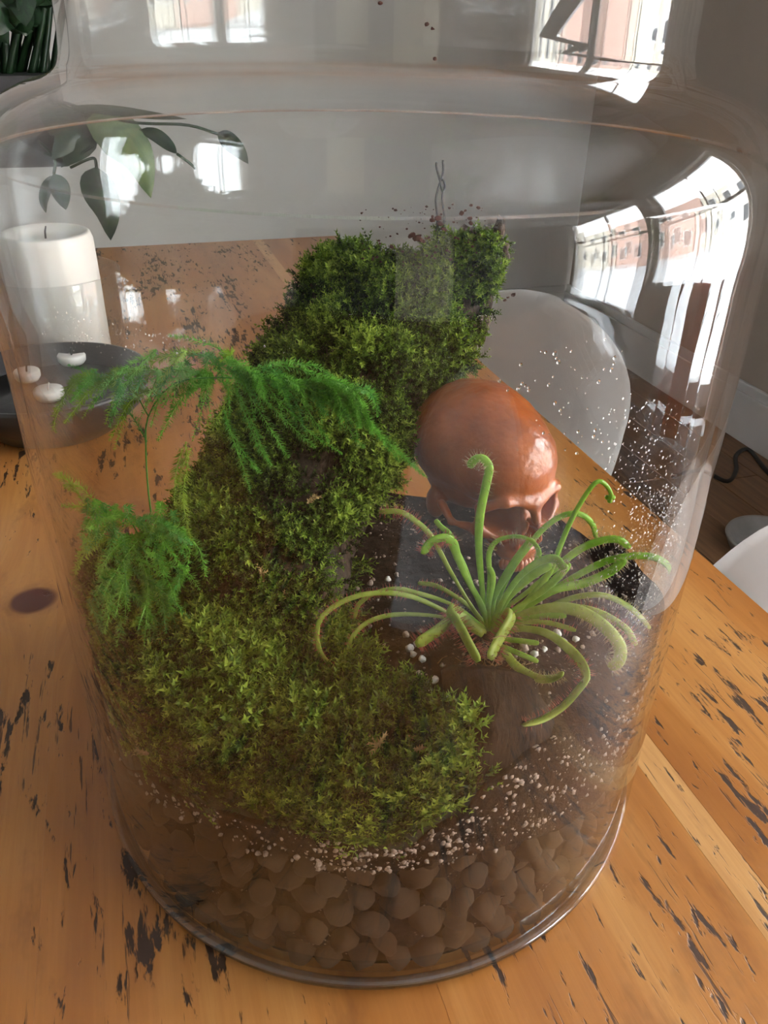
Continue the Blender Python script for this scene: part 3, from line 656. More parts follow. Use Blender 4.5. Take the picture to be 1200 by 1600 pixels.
# ------------------------------------------------------------------ mossy bark slab and moss bed
def sheet(ctrl, n, m, amp=0.004, sc_=38, seed=0):
    """tensor spline through a grid of (px,py,dist) points, roughened along its normal"""
    G = [[clampR(at(*p)) for p in row] for row in ctrl]
    rows = [spline(r, m) for r in G]; cols = [spline([rows[i][j] for i in range(len(rows))], n) for j in range(m)]
    P = np.array(cols).transpose(1, 0, 2)
    du = np.gradient(P, axis=0); dv = np.gradient(P, axis=1); N = np.cross(dv, du); N /= np.linalg.norm(N, axis=2)[..., None]+1e-12
    if np.mean((N*(CAMP-P)).sum(2)) < 0: N = -N
    q = P.reshape(-1, 3); h = (vnoise(q, sc_, seed)*amp+vnoise(q, sc_*2.6, seed+1)*amp*0.45).reshape(n, m, 1)
    P = P+N*h; R_ = np.hypot(P[..., 0], P[..., 1]); k = np.minimum(1, 0.1445/np.maximum(R_, 1e-6)); P[..., 0] *= k; P[..., 1] *= k
    return P, N
def grid_faces(n, m, off=0): 
    i, j = np.meshgrid(np.arange(n-1), np.arange(m-1), indexing='ij'); a = (i*m+j).ravel()+off
    return np.stack([a, a+1, a+m+1, a+m], 1)
slabc = [[(507, 404, .44), (565, 392, .437), (640, 410, .43), (705, 380, .425), (772, 366, .42)],
         [(455, 480, .425), (540, 480, .405), (620, 480, .40), (695, 470, .405), (766, 450, .41)],
         [(418, 560, .405), (510, 565, .38), (600, 560, .375), (675, 560, .385), (738, 555, .40)],
         [(372, 650, .385), (460, 655, .355), (550, 650, .345), (630, 640, .36), (700, 610, .385)],
         [(322, 740, .36), (400, 745, .33), (490, 745, .32), (570, 740, .335), (640, 705, .365)],
         [(290, 820, .335), (360, 830, .305), (440, 835, .30), (520, 830, .31), (592, 790, .34)],
         [(266, 900, .315), (340, 910, .285), (430, 915, .28), (500, 910, .285), (552, 880, .315)],
         [(252, 980, .30), (330, 990, .272), (420, 1000, .265), (490, 1000, .27), (530, 980, .295)]]
SP, SN = sheet(slabc, 110, 70, 0.004, 36, 3)
def bark_mat():
    t = NT('cork_bark'); c = t.coord(); n = t.noise(t.map(c, (1, 1, 0.35)), 120, 6, 0.7, 0.5); n2 = t.noise(c, 30, 3)
    col = t.ramp(n, [(0.3, (0.012, 0.006, 0.004)), (0.52, (0.06, 0.03, 0.018)), (0.75, (0.17, 0.10, 0.062))])
    return t.pbr(t.mix(t.math('MULTIPLY', n2, 0.35), col, (0.12, 0.11, 0.08)), 0.85, t.bump(n, 1.0, 0.004))
M['bark'] = bark_mat()
n, m_ = SP.shape[:2]; back = SP.copy()
th = 0.020+0.006*np.sin(np.linspace(0, math.pi, m_))[None, :, None]
back = back-SN*th*np.ones((n, 1, 1)); back[..., 1] += 0.004
R_ = np.hypot(back[..., 0], back[..., 1]); k = np.minimum(1, 0.144/np.maximum(R_, 1e-6)); back[..., 0] *= k; back[..., 1] *= k
back[..., 2] = np.maximum(back[..., 2], 0.10)
Vb = np.vstack([SP.reshape(-1, 3), back.reshape(-1, 3)]); N0 = n*m_
Fb = [tuple(f) for f in grid_faces(n, m_)]+[tuple(f[::-1]) for f in grid_faces(n, m_, N0)]
ring = [j for j in range(m_)]+[i*m_+m_-1 for i in range(1, n)]+[(n-1)*m_+j for j in range(m_-2, -1, -1)]+[i*m_ for i in range(n-2, 0, -1)]
for a, b in zip(ring, ring[1:]+ring[:1]): Fb.append((b, a, a+N0, b+N0))
bark = empty('bark_slab', tuple(SP[n//2, m_//2]), label='tall slab of cork bark thickly covered in green moss, leaning inside the jar', cat='bark'); bpy.context.view_layer.update()
bo = mesh('bark_body', Vb, Fb, M['bark'], bark)
# rough crumbling lip at the top of the bark and side ridge
mm = MB()
for i in range(46):
    s = rng.random(); j = int(s**0.6*(m_-1)); p = SP[0, j]*0.5+back[0, j]*0.5+rng.normal(size=3)*0.0035
    A, Fc = lump_template(i+100, 1, 0.5); mm.add(A@rotm(1)[0].T*np.array([1, 1, 1.3])*(0.0025+0.0035*rng.random())+clampR(p), Fc.tolist())
for i in range(90):
    q = int(rng.random()*(n-1)); p = SP[q, -1]*(0.6)+back[q, -1]*0.4+rng.normal(size=3)*0.003
    A, Fc = lump_template(i+200, 1, 0.5); mm.add(A@rotm(1)[0].T*np.array([0.8, 0.8, 2.0])*(0.002+0.003*rng.random())+clampR(p), Fc.tolist())
o = mm.build('bark_ridges', M['bark'], bark); o['kind'] = 'stuff'
bedc = [[(118, 880, .315), (200, 880, .325), (300, 880, .335), (420, 880, .34), (535, 915, .325)],
        [(140, 985, .295), (235, 990, .28), (340, 1000, .275), (450, 1000, .28), (545, 1010, .285)],
        [(160, 1075, .28), (255, 1090, .252), (370, 1095, .244), (490, 1085, .246), (600, 1072, .252)],
        [(182, 1145, .267), (285, 1175, .238), (420, 1175, .224), (555, 1150, .226), (690, 1105, .232)],
        [(215, 1195, .255), (320, 1235, .225), (450, 1245, .211), (600, 1220, .207), (752, 1180, .215)],
        [(245, 1222, .247), (350, 1265, .218), (470, 1296, .205), (605, 1318, .200), (742, 1262, .204)]]
BP, BN = sheet(bedc, 90, 110, 0.0045, 40, 9)
def moss_mat():
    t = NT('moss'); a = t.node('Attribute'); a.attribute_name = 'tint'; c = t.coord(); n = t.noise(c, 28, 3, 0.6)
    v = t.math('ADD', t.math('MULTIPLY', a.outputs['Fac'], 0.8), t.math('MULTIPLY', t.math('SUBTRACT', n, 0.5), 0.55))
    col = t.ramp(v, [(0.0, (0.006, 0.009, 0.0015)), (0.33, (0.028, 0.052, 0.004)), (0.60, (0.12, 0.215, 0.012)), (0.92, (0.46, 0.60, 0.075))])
    p = t.node('BsdfPrincipled'); t.put(p.inputs['Base Color'], col); p.inputs['Roughness'].default_value = 0.55; p.inputs['Specular IOR Level'].default_value = 0.3
    tr = t.node('BsdfTranslucent'); t.put(tr.inputs['Color'], col); mx = t.node('MixShader'); mx.inputs[0].default_value = 0.3
    t.l.new(p.outputs[0], mx.inputs[1]); t.l.new(tr.outputs[0], mx.inputs[2]); t.l.new(mx.outputs[0], t.out.inputs['Surface']); return t.m
M['moss'] = moss_mat()
M['straw'] = plain('dry_moss', (0.36, 0.24, 0.09), 0.8, 200, 0.2)
M['moss_base'] = plain('moss_mat_base', (0.016, 0.022, 0.006), 0.9, 150, 0.5, 0.6)
def sprig(seed, L=1.0, nodes=9, side=2):
    r = np.random.default_rng(seed); V = []; Fs = []; tint = []
    def shoot(o, d, L, nodes, w):
        d = d/np.linalg.norm(d); bend = r.normal(size=3)*0.25; P = [o]; q = o.copy(); dd = d.copy()
        for i in range(nodes): dd = dd+bend/nodes; dd /= np.linalg.norm(dd); q = q+dd*L/nodes; P.append(q.copy())
        for i in range(nodes):
            f = i/(nodes-1); tdir = P[i+1]-P[i]; tdir /= np.linalg.norm(tdir); x = np.cross(tdir, [0.3, 0.2, 1]); x /= np.linalg.norm(x); y = np.cross(tdir, x)
            for k in range(3):
                a = 2.1*k+i*1.1+r.random()*0.6; s_ = math.cos(a)*x+math.sin(a)*y; ll = w*(0.75+0.5*r.random())*(1-0.45*f)
                tip = P[i]+(s_*0.75+tdir*0.75)*ll; bn = np.cross(s_, tdir)*ll*0.26
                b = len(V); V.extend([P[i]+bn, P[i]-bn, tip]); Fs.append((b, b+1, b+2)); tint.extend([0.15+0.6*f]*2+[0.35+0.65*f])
    shoot(np.zeros(3), np.array([0, 0, 1.0]), L, nodes, 0.24)
    for k in range(side):
        a = r.random()*6.28; h = 0.25+0.4*r.random()
        shoot(np.array([0, 0, h*L]), np.array([math.cos(a), math.sin(a), 0.9]), L*0.5, max(4, nodes//2), 0.2)
    return np.array(V), np.array(Fs), np.array(tint)
SPR = [sprig(s, 1.0, 9, 2+s % 2) for s in range(6)]
def scatter(P, N, cnt, Lmin, Lmax, up=0.3, droop=0.0, edge=0.5, seed=1, keep=None):
    n, m = P.shape[:2]; r = np.random.default_rng(seed)
    du = np.linalg.norm(np.cross(P[1:, :-1]-P[:-1, :-1], P[:-1, 1:]-P[:-1, :-1]), axis=2).ravel(); w = du/du.sum()
    c = r.choice(len(w), cnt, p=w); i, j = c//(m-1), c % (m-1); a, b = r.random(cnt)[:, None], r.random(cnt)[:, None]
    Q = P[i, j]*(1-a)*(1-b)+P[i+1, j]*a*(1-b)+P[i, j+1]*(1-a)*b+P[i+1, j+1]*a*b; D = N[i, j].copy()
    clump = vnoise(Q, 75, seed+4); kp = r.random(cnt) < 0.62+0.6*clump
    if keep is not None: kp &= keep(i/n, j/m, r)
    Q, D, clump = Q[kp], D[kp], clump[kp]; cnt = len(Q)
    D = D+np.array([0, 0, up])+r.normal(size=(cnt, 3))*0.42+np.array([0, -droop*0.4, -droop]); 
    D /= np.linalg.norm(D, axis=1)[:, None]
    L = (Lmin+(Lmax-Lmin)*r.random(cnt))*(1+0.45*clump)
    # keep the tips inside the glass
    T = Q+D*L[:, None]; Rt = np.hypot(T[:, 0], T[:, 1]); over = Rt > 0.1445
    D[over, 0] -= Q[over, 0]/0.145*1.0; D[over, 1] -= Q[over, 1]/0.145*1.0; D /= np.linalg.norm(D, axis=1)[:, None]
    T = Q+D*L[:, None]; over = np.hypot(T[:, 0], T[:, 1]) > 0.1447; L[over] *= 0.4
    x = np.cross(D, r.normal(size=(cnt, 3))); x /= np.linalg.norm(x, axis=1)[:, None]; y = np.cross(D, x)
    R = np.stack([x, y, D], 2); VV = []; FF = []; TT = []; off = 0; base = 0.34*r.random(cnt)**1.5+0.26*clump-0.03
    for s, (A, Fc, tt) in enumerate(SPR):
        idx = np.arange(s, cnt, len(SPR)); v, f = merge((A, Fc), R[idx], L[idx], Q[idx]); VV.append(v); FF.append(f+off); off += len(v)
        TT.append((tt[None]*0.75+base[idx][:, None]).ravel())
    V = np.vstack(VV); rr_ = np.hypot(V[:, 0], V[:, 1]); k = np.minimum(1, 0.1452/np.maximum(rr_, 1e-6)); V[:, 0] *= k; V[:, 1] *= k
    return V, np.vstack(FF), np.clip(np.concatenate(TT), 0, 1)
# moss on bark: thinner towards the right edge low down where bare bark shows
def keep_slab(s, t, r): return ~((t > 0.86-0.25*np.clip(s-0.45, 0, 1)*1.6) & (s > 0.42) & (r.random(len(s)) < 0.93))
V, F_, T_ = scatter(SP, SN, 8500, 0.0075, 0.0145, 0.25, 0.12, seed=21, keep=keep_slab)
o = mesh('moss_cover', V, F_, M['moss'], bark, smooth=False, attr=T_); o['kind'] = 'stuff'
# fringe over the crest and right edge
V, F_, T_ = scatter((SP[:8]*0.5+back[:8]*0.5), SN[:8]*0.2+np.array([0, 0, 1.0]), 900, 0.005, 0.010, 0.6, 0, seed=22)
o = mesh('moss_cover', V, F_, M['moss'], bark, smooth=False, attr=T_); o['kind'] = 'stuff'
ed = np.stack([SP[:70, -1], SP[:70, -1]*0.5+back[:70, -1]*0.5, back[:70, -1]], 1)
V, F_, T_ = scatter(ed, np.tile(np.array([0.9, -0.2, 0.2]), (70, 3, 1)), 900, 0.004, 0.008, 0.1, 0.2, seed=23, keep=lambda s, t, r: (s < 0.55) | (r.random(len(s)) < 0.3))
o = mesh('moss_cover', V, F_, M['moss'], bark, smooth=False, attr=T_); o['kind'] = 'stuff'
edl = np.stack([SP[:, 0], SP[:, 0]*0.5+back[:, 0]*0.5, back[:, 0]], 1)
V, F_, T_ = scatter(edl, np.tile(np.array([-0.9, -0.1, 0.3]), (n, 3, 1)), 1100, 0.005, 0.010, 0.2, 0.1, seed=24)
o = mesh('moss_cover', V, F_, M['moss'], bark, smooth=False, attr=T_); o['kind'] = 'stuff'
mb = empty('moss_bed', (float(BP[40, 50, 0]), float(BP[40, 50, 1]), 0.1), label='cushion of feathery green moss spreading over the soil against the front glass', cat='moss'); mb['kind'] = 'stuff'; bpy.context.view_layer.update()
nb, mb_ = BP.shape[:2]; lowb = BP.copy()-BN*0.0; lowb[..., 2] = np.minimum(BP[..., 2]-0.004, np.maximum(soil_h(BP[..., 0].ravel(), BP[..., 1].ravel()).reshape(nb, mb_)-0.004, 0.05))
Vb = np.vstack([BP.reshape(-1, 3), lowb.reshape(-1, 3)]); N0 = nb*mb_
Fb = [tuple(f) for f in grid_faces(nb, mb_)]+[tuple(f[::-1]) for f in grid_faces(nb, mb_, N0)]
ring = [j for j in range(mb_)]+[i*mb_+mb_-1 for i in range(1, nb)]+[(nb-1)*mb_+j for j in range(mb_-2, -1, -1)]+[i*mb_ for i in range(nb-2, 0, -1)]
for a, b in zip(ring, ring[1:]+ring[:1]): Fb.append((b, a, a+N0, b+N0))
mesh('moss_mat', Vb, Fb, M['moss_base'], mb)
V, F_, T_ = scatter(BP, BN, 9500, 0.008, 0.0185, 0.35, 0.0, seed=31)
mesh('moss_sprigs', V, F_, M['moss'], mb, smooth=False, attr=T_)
for i, (px, py, d, L) in enumerate([(482, 785, .303, .010), (452, 938, .272, .008), (412, 908, .276, .010), (592, 1165, .214, .012), (648, 1180, .212, .012), (232, 1178, .247, .010), (640, 1160, .216, .009)]):
    p = at(px, py, d); A, Fc, _t = SPR[i % 6]; dr = np.array([rng.normal()*0.5, -0.5, 0.5+rng.random()]); dr /= np.linalg.norm(dr); x = np.cross(dr, [1, 0.2, 0]); x /= np.linalg.norm(x)
    Rm_ = np.stack([x, np.cross(dr, x), dr], 1); mesh('dry_sprig', p+(A*L)@Rm_.T, Fc, M['straw'], mb, smooth=False)
# ------------------------------------------------------------------ skull
def smin(a, b, k):
    h = np.clip(0.5+0.5*(b-a)/k, 0, 1); return b*(1-h)+a*h-k*h*(1-h)
def smax(a, b, k): return -smin(-a, -b, k)
def skull_sdf(X, Y, Z):
    X = np.abs(X)
    def ell(c, r):
        x, y, z = (X-c[0])/r[0], (Y-c[1])/r[1], (Z-c[2])/r[2]; k0 = np.sqrt(x*x+y*y+z*z); k1 = np.sqrt((x/r[0])**2+(y/r[1])**2+(z/r[2])**2)+1e-9
        return k0*(k0-1)/k1
    def cap(a, b, ra, rb):
        a = np.array(a); b = np.array(b); d = b-a; t = np.clip(((X-a[0])*d[0]+(Y-a[1])*d[1]+(Z-a[2])*d[2])/np.dot(d, d), 0, 1)
        return np.sqrt((X-a[0]-d[0]*t)**2+(Y-a[1]-d[1]*t)**2+(Z-a[2]-d[2]*t)**2)-(ra+(rb-ra)*t)
    s = smin(ell((0, -0.18, 0.42), (0.66, 0.86, 0.66)), ell((0.10, -0.36, 0.36), (0.60, 0.64, 0.58)), 0.12)
    s = smin(s, ell((0, 0.34, 0.34), (0.54, 0.50, 0.52)), 0.15)             # forehead
    s = smin(s, ell((0, -0.30, -0.10), (0.50, 0.60, 0.34)), 0.12)           # skull base
    s = smin(s, cap((0.02, 0.80, 0.07), (0.34, 0.74, 0.13), 0.085, 0.062), 0.09)   # brow ridge
    s = smin(s, cap((0.34, 0.74, 0.13), (0.54, 0.55, 0.03), 0.06, 0.055), 0.05)
    s = smin(s, cap((0.54, 0.55, 0.03), (0.53, 0.55, -0.24), 0.048, 0.058), 0.04)  # outer orbital rim
    s = smin(s, cap((0.53, 0.55, -0.24), (0.30, 0.68, -0.33), 0.085, 0.075), 0.06) # cheekbone
    s = smin(s, cap((0.54, 0.50, -0.26), (0.66, 0.22, -0.27), 0.06, 0.04), 0.05)   # arch
    s = smin(s, cap((0.66, 0.22, -0.27), (0.58, -0.08, -0.22), 0.04, 0.05), 0.05)
    s = smin(s, ell((0, 0.48, -0.30), (0.40, 0.30, 0.34)), 0.08)
    s = smin(s, ell((0, 0.60, -0.58), (0.27, 0.24, 0.20)), 0.09)            # upper jaw
    s = smin(s, cap((0, 0.80, 0.06), (0.0, 0.90, -0.16), 0.065, 0.05), 0.05)       # nose bridge
    s = smin(s, cap((0.07, 0.80, -0.20), (0.16, 0.78, -0.46), 0.05, 0.05), 0.05)
    s = smin(s, ell((0.50, -0.30, -0.34), (0.10, 0.14, 0.20)), 0.06)        # mastoid
    s = smax(s, -ell((0.74, 0.30, -0.04), (0.17, 0.26, 0.24)), 0.08)        # temple hollow
    s = smax(s, -ell((0.29, 0.70, -0.10), (0.225, 0.46, 0.20)), 0.028)    # eye sockets
    s = smax(s, -ell((0.18, 0.30, -0.09), (0.09, 0.25, 0.085)), 0.02)
    s = smax(s, -ell((0.055, 0.92, -0.40), (0.095, 0.40, 0.12)), 0.02)     # nose opening
    s = smax(s, -ell((0.0, 0.94, -0.27), (0.075, 0.34, 0.13)), 0.025)
    s = smax(s, -ell((0.36, 0.62, -0.56), (0.09, 0.14, 0.12)), 0.05)
    s = smax(s, -ell((0.52, 0.28, -0.40), (0.12, 0.22, 0.14)), 0.05)
    return s
SV, SF = nets(skull_sdf, (-0.8, -1.15, -0.85), (0.8, 1.1, 1.15), 0.0175)
nzz = vnoise(SV, 9, 40)*0.006+vnoise(SV, 30, 41)*0.003; SV = SV*(1+nzz[:, None])
f = np.array([0.49, -0.80, 0.0]); f /= np.linalg.norm(f); e = np.cross(np.array([0, 0, 1.0]), -f) ; e = -np.cross(f, np.array([0, 0, 1.0])); e /= np.linalg.norm(e); upv = np.cross(e, f)
SR = np.stack([e, f, upv], 1) if np.linalg.det(np.stack([e, f, upv], 1)) > 0 else np.stack([-e, f, -upv], 1)
if SR[2, 2] < 0: SR[:, 2] *= -1; SR[:, 0] *= -1
SK = 0.0425; SRF = at(832, 801, 0.325); SO = SRF-SR@(np.array([0, 0.80, -0.06])*SK)
def skull_mat():
    t = NT('terracotta_glaze'); c = t.coord(); n = t.noise(c, 45, 5, 0.6); n2 = t.noise(c, 420, 3, 0.6)
    col = t.ramp(n, [(0.3, (0.20, 0.038, 0.004)), (0.55, (0.37, 0.082, 0.008)), (0.8, (0.50, 0.130, 0.017))])
    return t.pbr(col, t.math('ADD', t.math('MULTIPLY', n2, 0.12), 0.30), t.bump(t.math('ADD', n2, t.math('MULTIPLY', n, 0.6)), 0.35, 0.0008), Coat_Weight=0.25, Coat_Roughness=0.12, Specular_IOR_Level=0.6)
M['skull'] = skull_mat()
sk = empty('skull', tuple(SO), label='small glossy orange-brown ornamental skull half sunk in the soil behind the sundew', cat='skull'); bpy.context.view_layer.update()
mesh('cranium', SO+(SV*SK)@SR.T, SF, M['skull'], sk)
for k in range(12):
    a = (k-5.5)/5.5*1.25; p = np.array([0.235*math.sin(a), 0.60+0.21*math.cos(a)-0.0, -0.74])
    A, Fc = lump_template(300+k, 2, 0.06, (0.048, 0.045, 0.085)); mesh('tooth', SO+((A+p)*SK)@SR.T, Fc, M['skull'], sk)

# ------------------------------------------------------------------ sundew
def leafy(name, a, b, tr=0.25, rough=0.4):
    t = NT(name); c = t.coord(); n = t.noise(c, 180, 3, 0.6); col = t.ramp(n, [(0.35, a), (0.65, b)])
    p = t.node('BsdfPrincipled'); t.put(p.inputs['Base Color'], col); p.inputs['Roughness'].default_value = rough
    q = t.node('BsdfTranslucent'); t.put(q.inputs['Color'], col); mx = t.node('MixShader'); mx.inputs[0].default_value = tr
    t.l.new(p.outputs[0], mx.inputs[1]); t.l.new(q.outputs[0], mx.inputs[2]); t.l.new(mx.outputs[0], t.out.inputs['Surface']); return t.m
M['sundew'] = leafy('sundew_leaf', (0.22, 0.44, 0.025), (0.34, 0.58, 0.06)); M['sundew_old'] = leafy('sundew_leaf_old', (0.30, 0.40, 0.04), (0.44, 0.52, 0.09))
M['tent_red'] = leafy('tentacle_red', (0.38, 0.06, 0.05), (0.50, 0.14, 0.08)); M['tent_pale'] = leafy('tentacle_pale', (0.45, 0.40, 0.16), (0.50, 0.30, 0.14))
M['dew'] = NT('dew').pbr((1, 1, 1), 0.03, Transmission_Weight=0.85, IOR=1.35)
CR = at(765, 992, 0.272)
sd = empty('sundew', (CR[0], CR[1], CR[2]-0.004), label='sundew with long curling green leaves covered in sticky red hairs', cat='plant'); bpy.context.view_layer.update()
def depth(P): return float(np.dot(P-CAMP, _F))
def sd_leaf(pts, w, hair=0.35, nh=90, mat='sundew', tm='tent_pale', hl=8.5, label=None):
    P = spline([at(*p) for p in pts], 30); k = depth(P[15])/F_PX; w = w*k*0.47
    for i in range(30):
        rr_ = math.hypot(P[i][0], P[i][1])
        if rr_ > 0.143: P[i][:2] *= 0.143/rr_
    t = np.linspace(0, 1, 30); prof = w*(0.62+0.38*np.clip((t-hair+0.25)/0.25, 0, 1)); prof *= np.sqrt(np.clip((1.02-t)/0.07, 0.02, 1))*1.0
    m = MB(); m.tube(P, prof, 8, True, 0.38, up=CAMP-P[8]+np.array([0, 0, 0.05])); o = m.build('leaf', M[mat], sd)
    if label: o['label'] = label
    if nh <= 0: return o
    T = np.gradient(P, axis=0); T /= np.linalg.norm(T, axis=1)[:, None]; V = []; Fs = []; tips = []
    for q in range(nh):
        s = hair+(1-hair)*(rng.random()**0.9)*0.995; x = s*29; i = min(28, int(x)); fr = x-i; p = P[i]*(1-fr)+P[i+1]*fr; tt = T[i]; wv = prof[i]
        nn = CAMP-p; nn -= tt*np.dot(nn, tt); nn /= np.linalg.norm(nn); b = np.cross(tt, nn)
        a = rng.random()*math.pi*1.5-0.25*math.pi; dr = math.cos(a)*b+math.sin(a)*nn*0.8; edge = abs(math.cos(a)); dr = dr+tt*rng.normal()*0.15
        dr /= np.linalg.norm(dr); L = 1.25*hl*k*(0.55+0.45*edge)*(0.7+0.5*rng.random()); st = p+b*wv*math.cos(a)*0.85+nn*wv*0.3*math.sin(a); tip = st+dr*L
        R2_ = math.hypot(tip[0], tip[1])
        if R2_ > 0.1448: continue
        r0 = 0.6*k; x1 = np.cross(dr, tt); x1 /= np.linalg.norm(x1)+1e-9; x2 = np.cross(dr, x1); n0 = len(V)
        V += [st+x1*r0, st-x1*r0*0.5+x2*r0*0.87, st-x1*r0*0.5-x2*r0*0.87, tip]; Fs += [(n0, n0+1, n0+3), (n0+1, n0+2, n0+3), (n0+2, n0, n0+3)]; tips.append((tip, 0.75*k*(0.7+0.6*rng.random())))
    h = mesh('tentacles', V, Fs, M[tm], o, smooth=False, world=False) if False else None
    vv = np.array(V)-np.array(sd.location); h = mesh('tentacles', vv, Fs, M[tm], None, smooth=False); h.parent = o; h['kind'] = 'stuff'
    oc = np.array([[1, 0, 0], [-1, 0, 0], [0, 1, 0], [0, -1, 0], [0, 0, 1], [0, 0, -1.0]]); of = np.array([[0, 2, 4], [2, 1, 4], [1, 3, 4], [3, 0, 4], [2, 0, 5], [1, 2, 5], [3, 1, 5], [0, 3, 5]])
    vt, ft = merge((oc, of), np.tile(np.eye(3), (len(tips), 1, 1)), [x[1] for x in tips], np.array([x[0] for x in tips])-np.array(sd.location))
    h = mesh('dew_drops', vt, ft, M['dew'], None); h.parent = o; h['kind'] = 'stuff'
    return o
def L2(pts, d0, d1): 
    n = len(pts); return [(x, y, d0+(d1-d0)*(i/(n-1))**1.2) for i, (x, y) in enumerate(pts)]
SL = [([(762, 985), (757, 952), (752, 905), (748, 855), (750, 805), (760, 755), (764, 730), (753, 716), (740, 720), (734, 731)], .272, .270, 15, .42, 110, 'sundew', 'tent_pale', 8),
      ([(768, 985), (740, 952), (705, 895), (675, 840), (650, 815), (625, 800), (592, 799)], .275, .285, 10, .5, 110, 'sundew_old', 'tent_red', 8.5),
      ([(765, 985), (752, 945), (730, 905), (715, 870), (707, 848), (693, 840), (672, 848), (661, 866)], .270, .262, 17, .55, 120, 'sundew', 'tent_red', 8.5),
      ([(766, 985), (745, 930), (722, 880), (705, 838), (688, 822), (680, 812)], .276, .280, 9, .5, 10, 'sundew', 'tent_pale', 4),
      ([(768, 985), (762, 945), (765, 900), (764, 865), (777, 845), (805, 838), (830, 845), (842, 862), (836, 880)], .272, .268, 10, .4, 110, 'sundew', 'tent_pale', 7),
      ([(770, 985), (780, 935), (808, 878), (843, 832), (878, 806), (908, 804), (926, 820), (932, 842)], .275, .29, 10, .4, 110, 'sundew', 'tent_pale', 7),
      ([(768, 985), (780, 950), (808, 905), (842, 878), (868, 873), (878, 884), (888, 889)], .268, .262, 17, .6, 60, 'sundew', 'tent_pale', 6),
      ([(772, 985), (785, 955), (820, 928), (860, 895), (900, 862), (935, 846), (965, 843), (984, 856)], .275, .285, 13, .55, 110, 'sundew', 'tent_pale', 6),
      ([(775, 988), (805, 960), (850, 930), (900, 900), (950, 876), (1000, 868), (1035, 876), (1053, 897)], .275, .300, 12, .5, 150, 'sundew', 'tent_pale', 8),
      ([(775, 988), (815, 955), (865, 922), (910, 912), (950, 895), (978, 873)], .272, .285, 15, .45, 120, 'sundew', 'tent_pale', 8),
      ([(775, 990), (812, 963), (860, 950), (905, 955), (945, 980), (968, 1010), (966, 1034), (952, 1044)], .270, .262, 22, .4, 220, 'sundew_old', 'tent_pale', 9),
      ([(775, 990), (812, 968), (880, 950), (930, 955), (975, 980), (994, 1008)], .275, .272, 12, .45, 150, 'sundew_old', 'tent_red', 10),
      ([(775, 990), (822, 965), (885, 937), (940, 930), (985, 950), (1016, 982)], .278, .290, 10, .45, 120, 'sundew_old', 'tent_pale', 8),
      ([(775, 992), (812, 982), (855, 990), (890, 1015), (912, 1042), (914, 1070), (890, 1106), (858, 1130), (826, 1145)], .268, .216, 19, .38, 220, 'sundew_old', 'tent_red', 8),
      ([(772, 1000), (786, 1015), (806, 1040), (835, 1058), (860, 1061), (880, 1053)], .262, .240, 15, .3, 110, 'sundew_old', 'tent_pale', 6),
      ([(755, 990), (715, 962), (702, 953), (712, 968), (722, 985), (735, 1010), (748, 1034)], .266, .246, 24, .2, 190, 'sundew_old', 'tent_red', 10),
      ([(755, 990), (722, 965), (702, 972), (680, 988), (650, 1008)], .266, .250, 23, .3, 170, 'sundew_old', 'tent_red', 10),
      ([(772, 990), (797, 960), (798, 968), (788, 985), (775, 1008), (765, 1030)], .268, .248, 26, .22, 170, 'sundew_old', 'tent_red', 9),
      ([(760, 988), (720, 972), (685, 950), (635, 930), (580, 927), (535, 940), (505, 962), (495, 988), (502, 1022), (527, 1048)], .274, .255, 9, .32, 220, 'sundew_old', 'tent_red', 6),
      ([(755, 985), (700, 966), (650, 960), (605, 962), (570, 975), (548, 1000), (543, 1030), (560, 1052), (585, 1061)], .272, .252, 8, .35, 190, 'sundew_old', 'tent_red', 6),
      ([(760, 985), (725, 955), (690, 938), (650, 926), (620, 920), (585, 927), (560, 945), (554, 966)], .276, .272, 8, .4, 140, 'sundew_old', 'tent_red', 6),
      ([(762, 985), (735, 950), (708, 930), (680, 915), (653, 911)], .278, .285, 8, .4, 80, 'sundew_old', 'tent_red', 6),
      ([(775, 1000), (800, 1000), (842, 1005)], .262, .256, 9, .4, 8, 'sundew', 'tent_pale', 4),
      ([(775, 1005), (797, 1015), (841, 1034)], .260, .252, 9, .4, 8, 'sundew', 'tent_pale', 4),
      ([(766, 985), (745, 935), (722, 880), (704, 845)], .274, .276, 11, .6, 0, 'sundew', 'tent_pale', 4),
      ([(768, 985), (772, 935), (800, 885), (832, 842)], .273, .274, 15, .6, 0, 'sundew', 'tent_pale', 4),
      ([(769, 985), (790, 940), (822, 905), (862, 880)], .271, .270, 17, .6, 0, 'sundew', 'tent_pale', 4),
      ([(766, 985), (764, 950), (770, 905), (764, 885)], .268, .266, 10, .6, 0, 'sundew', 'tent_pale', 4),
      ([(772, 985), (800, 955), (838, 930), (868, 905), (890, 880)], .270, .272, 13, .6, 0, 'sundew', 'tent_pale', 4),
      ([(774, 988), (800, 972), (840, 962), (885, 962)], .270, .266, 11, .5, 50, 'sundew', 'tent_pale', 6),
      ([(774, 990), (805, 975), (850, 972), (900, 985)], .271, .262, 9, .5, 60, 'sundew_old', 'tent_red', 8),
      ([(760, 985), (735, 965), (715, 958), (700, 962)], .270, .264, 11, .5, 0, 'sundew', 'tent_pale', 4)]
for P, d0, d1, w, h, nh, mt, tm, hl in SL: sd_leaf(L2(P, d0, d1), w, h, nh, mt, tm, hl)
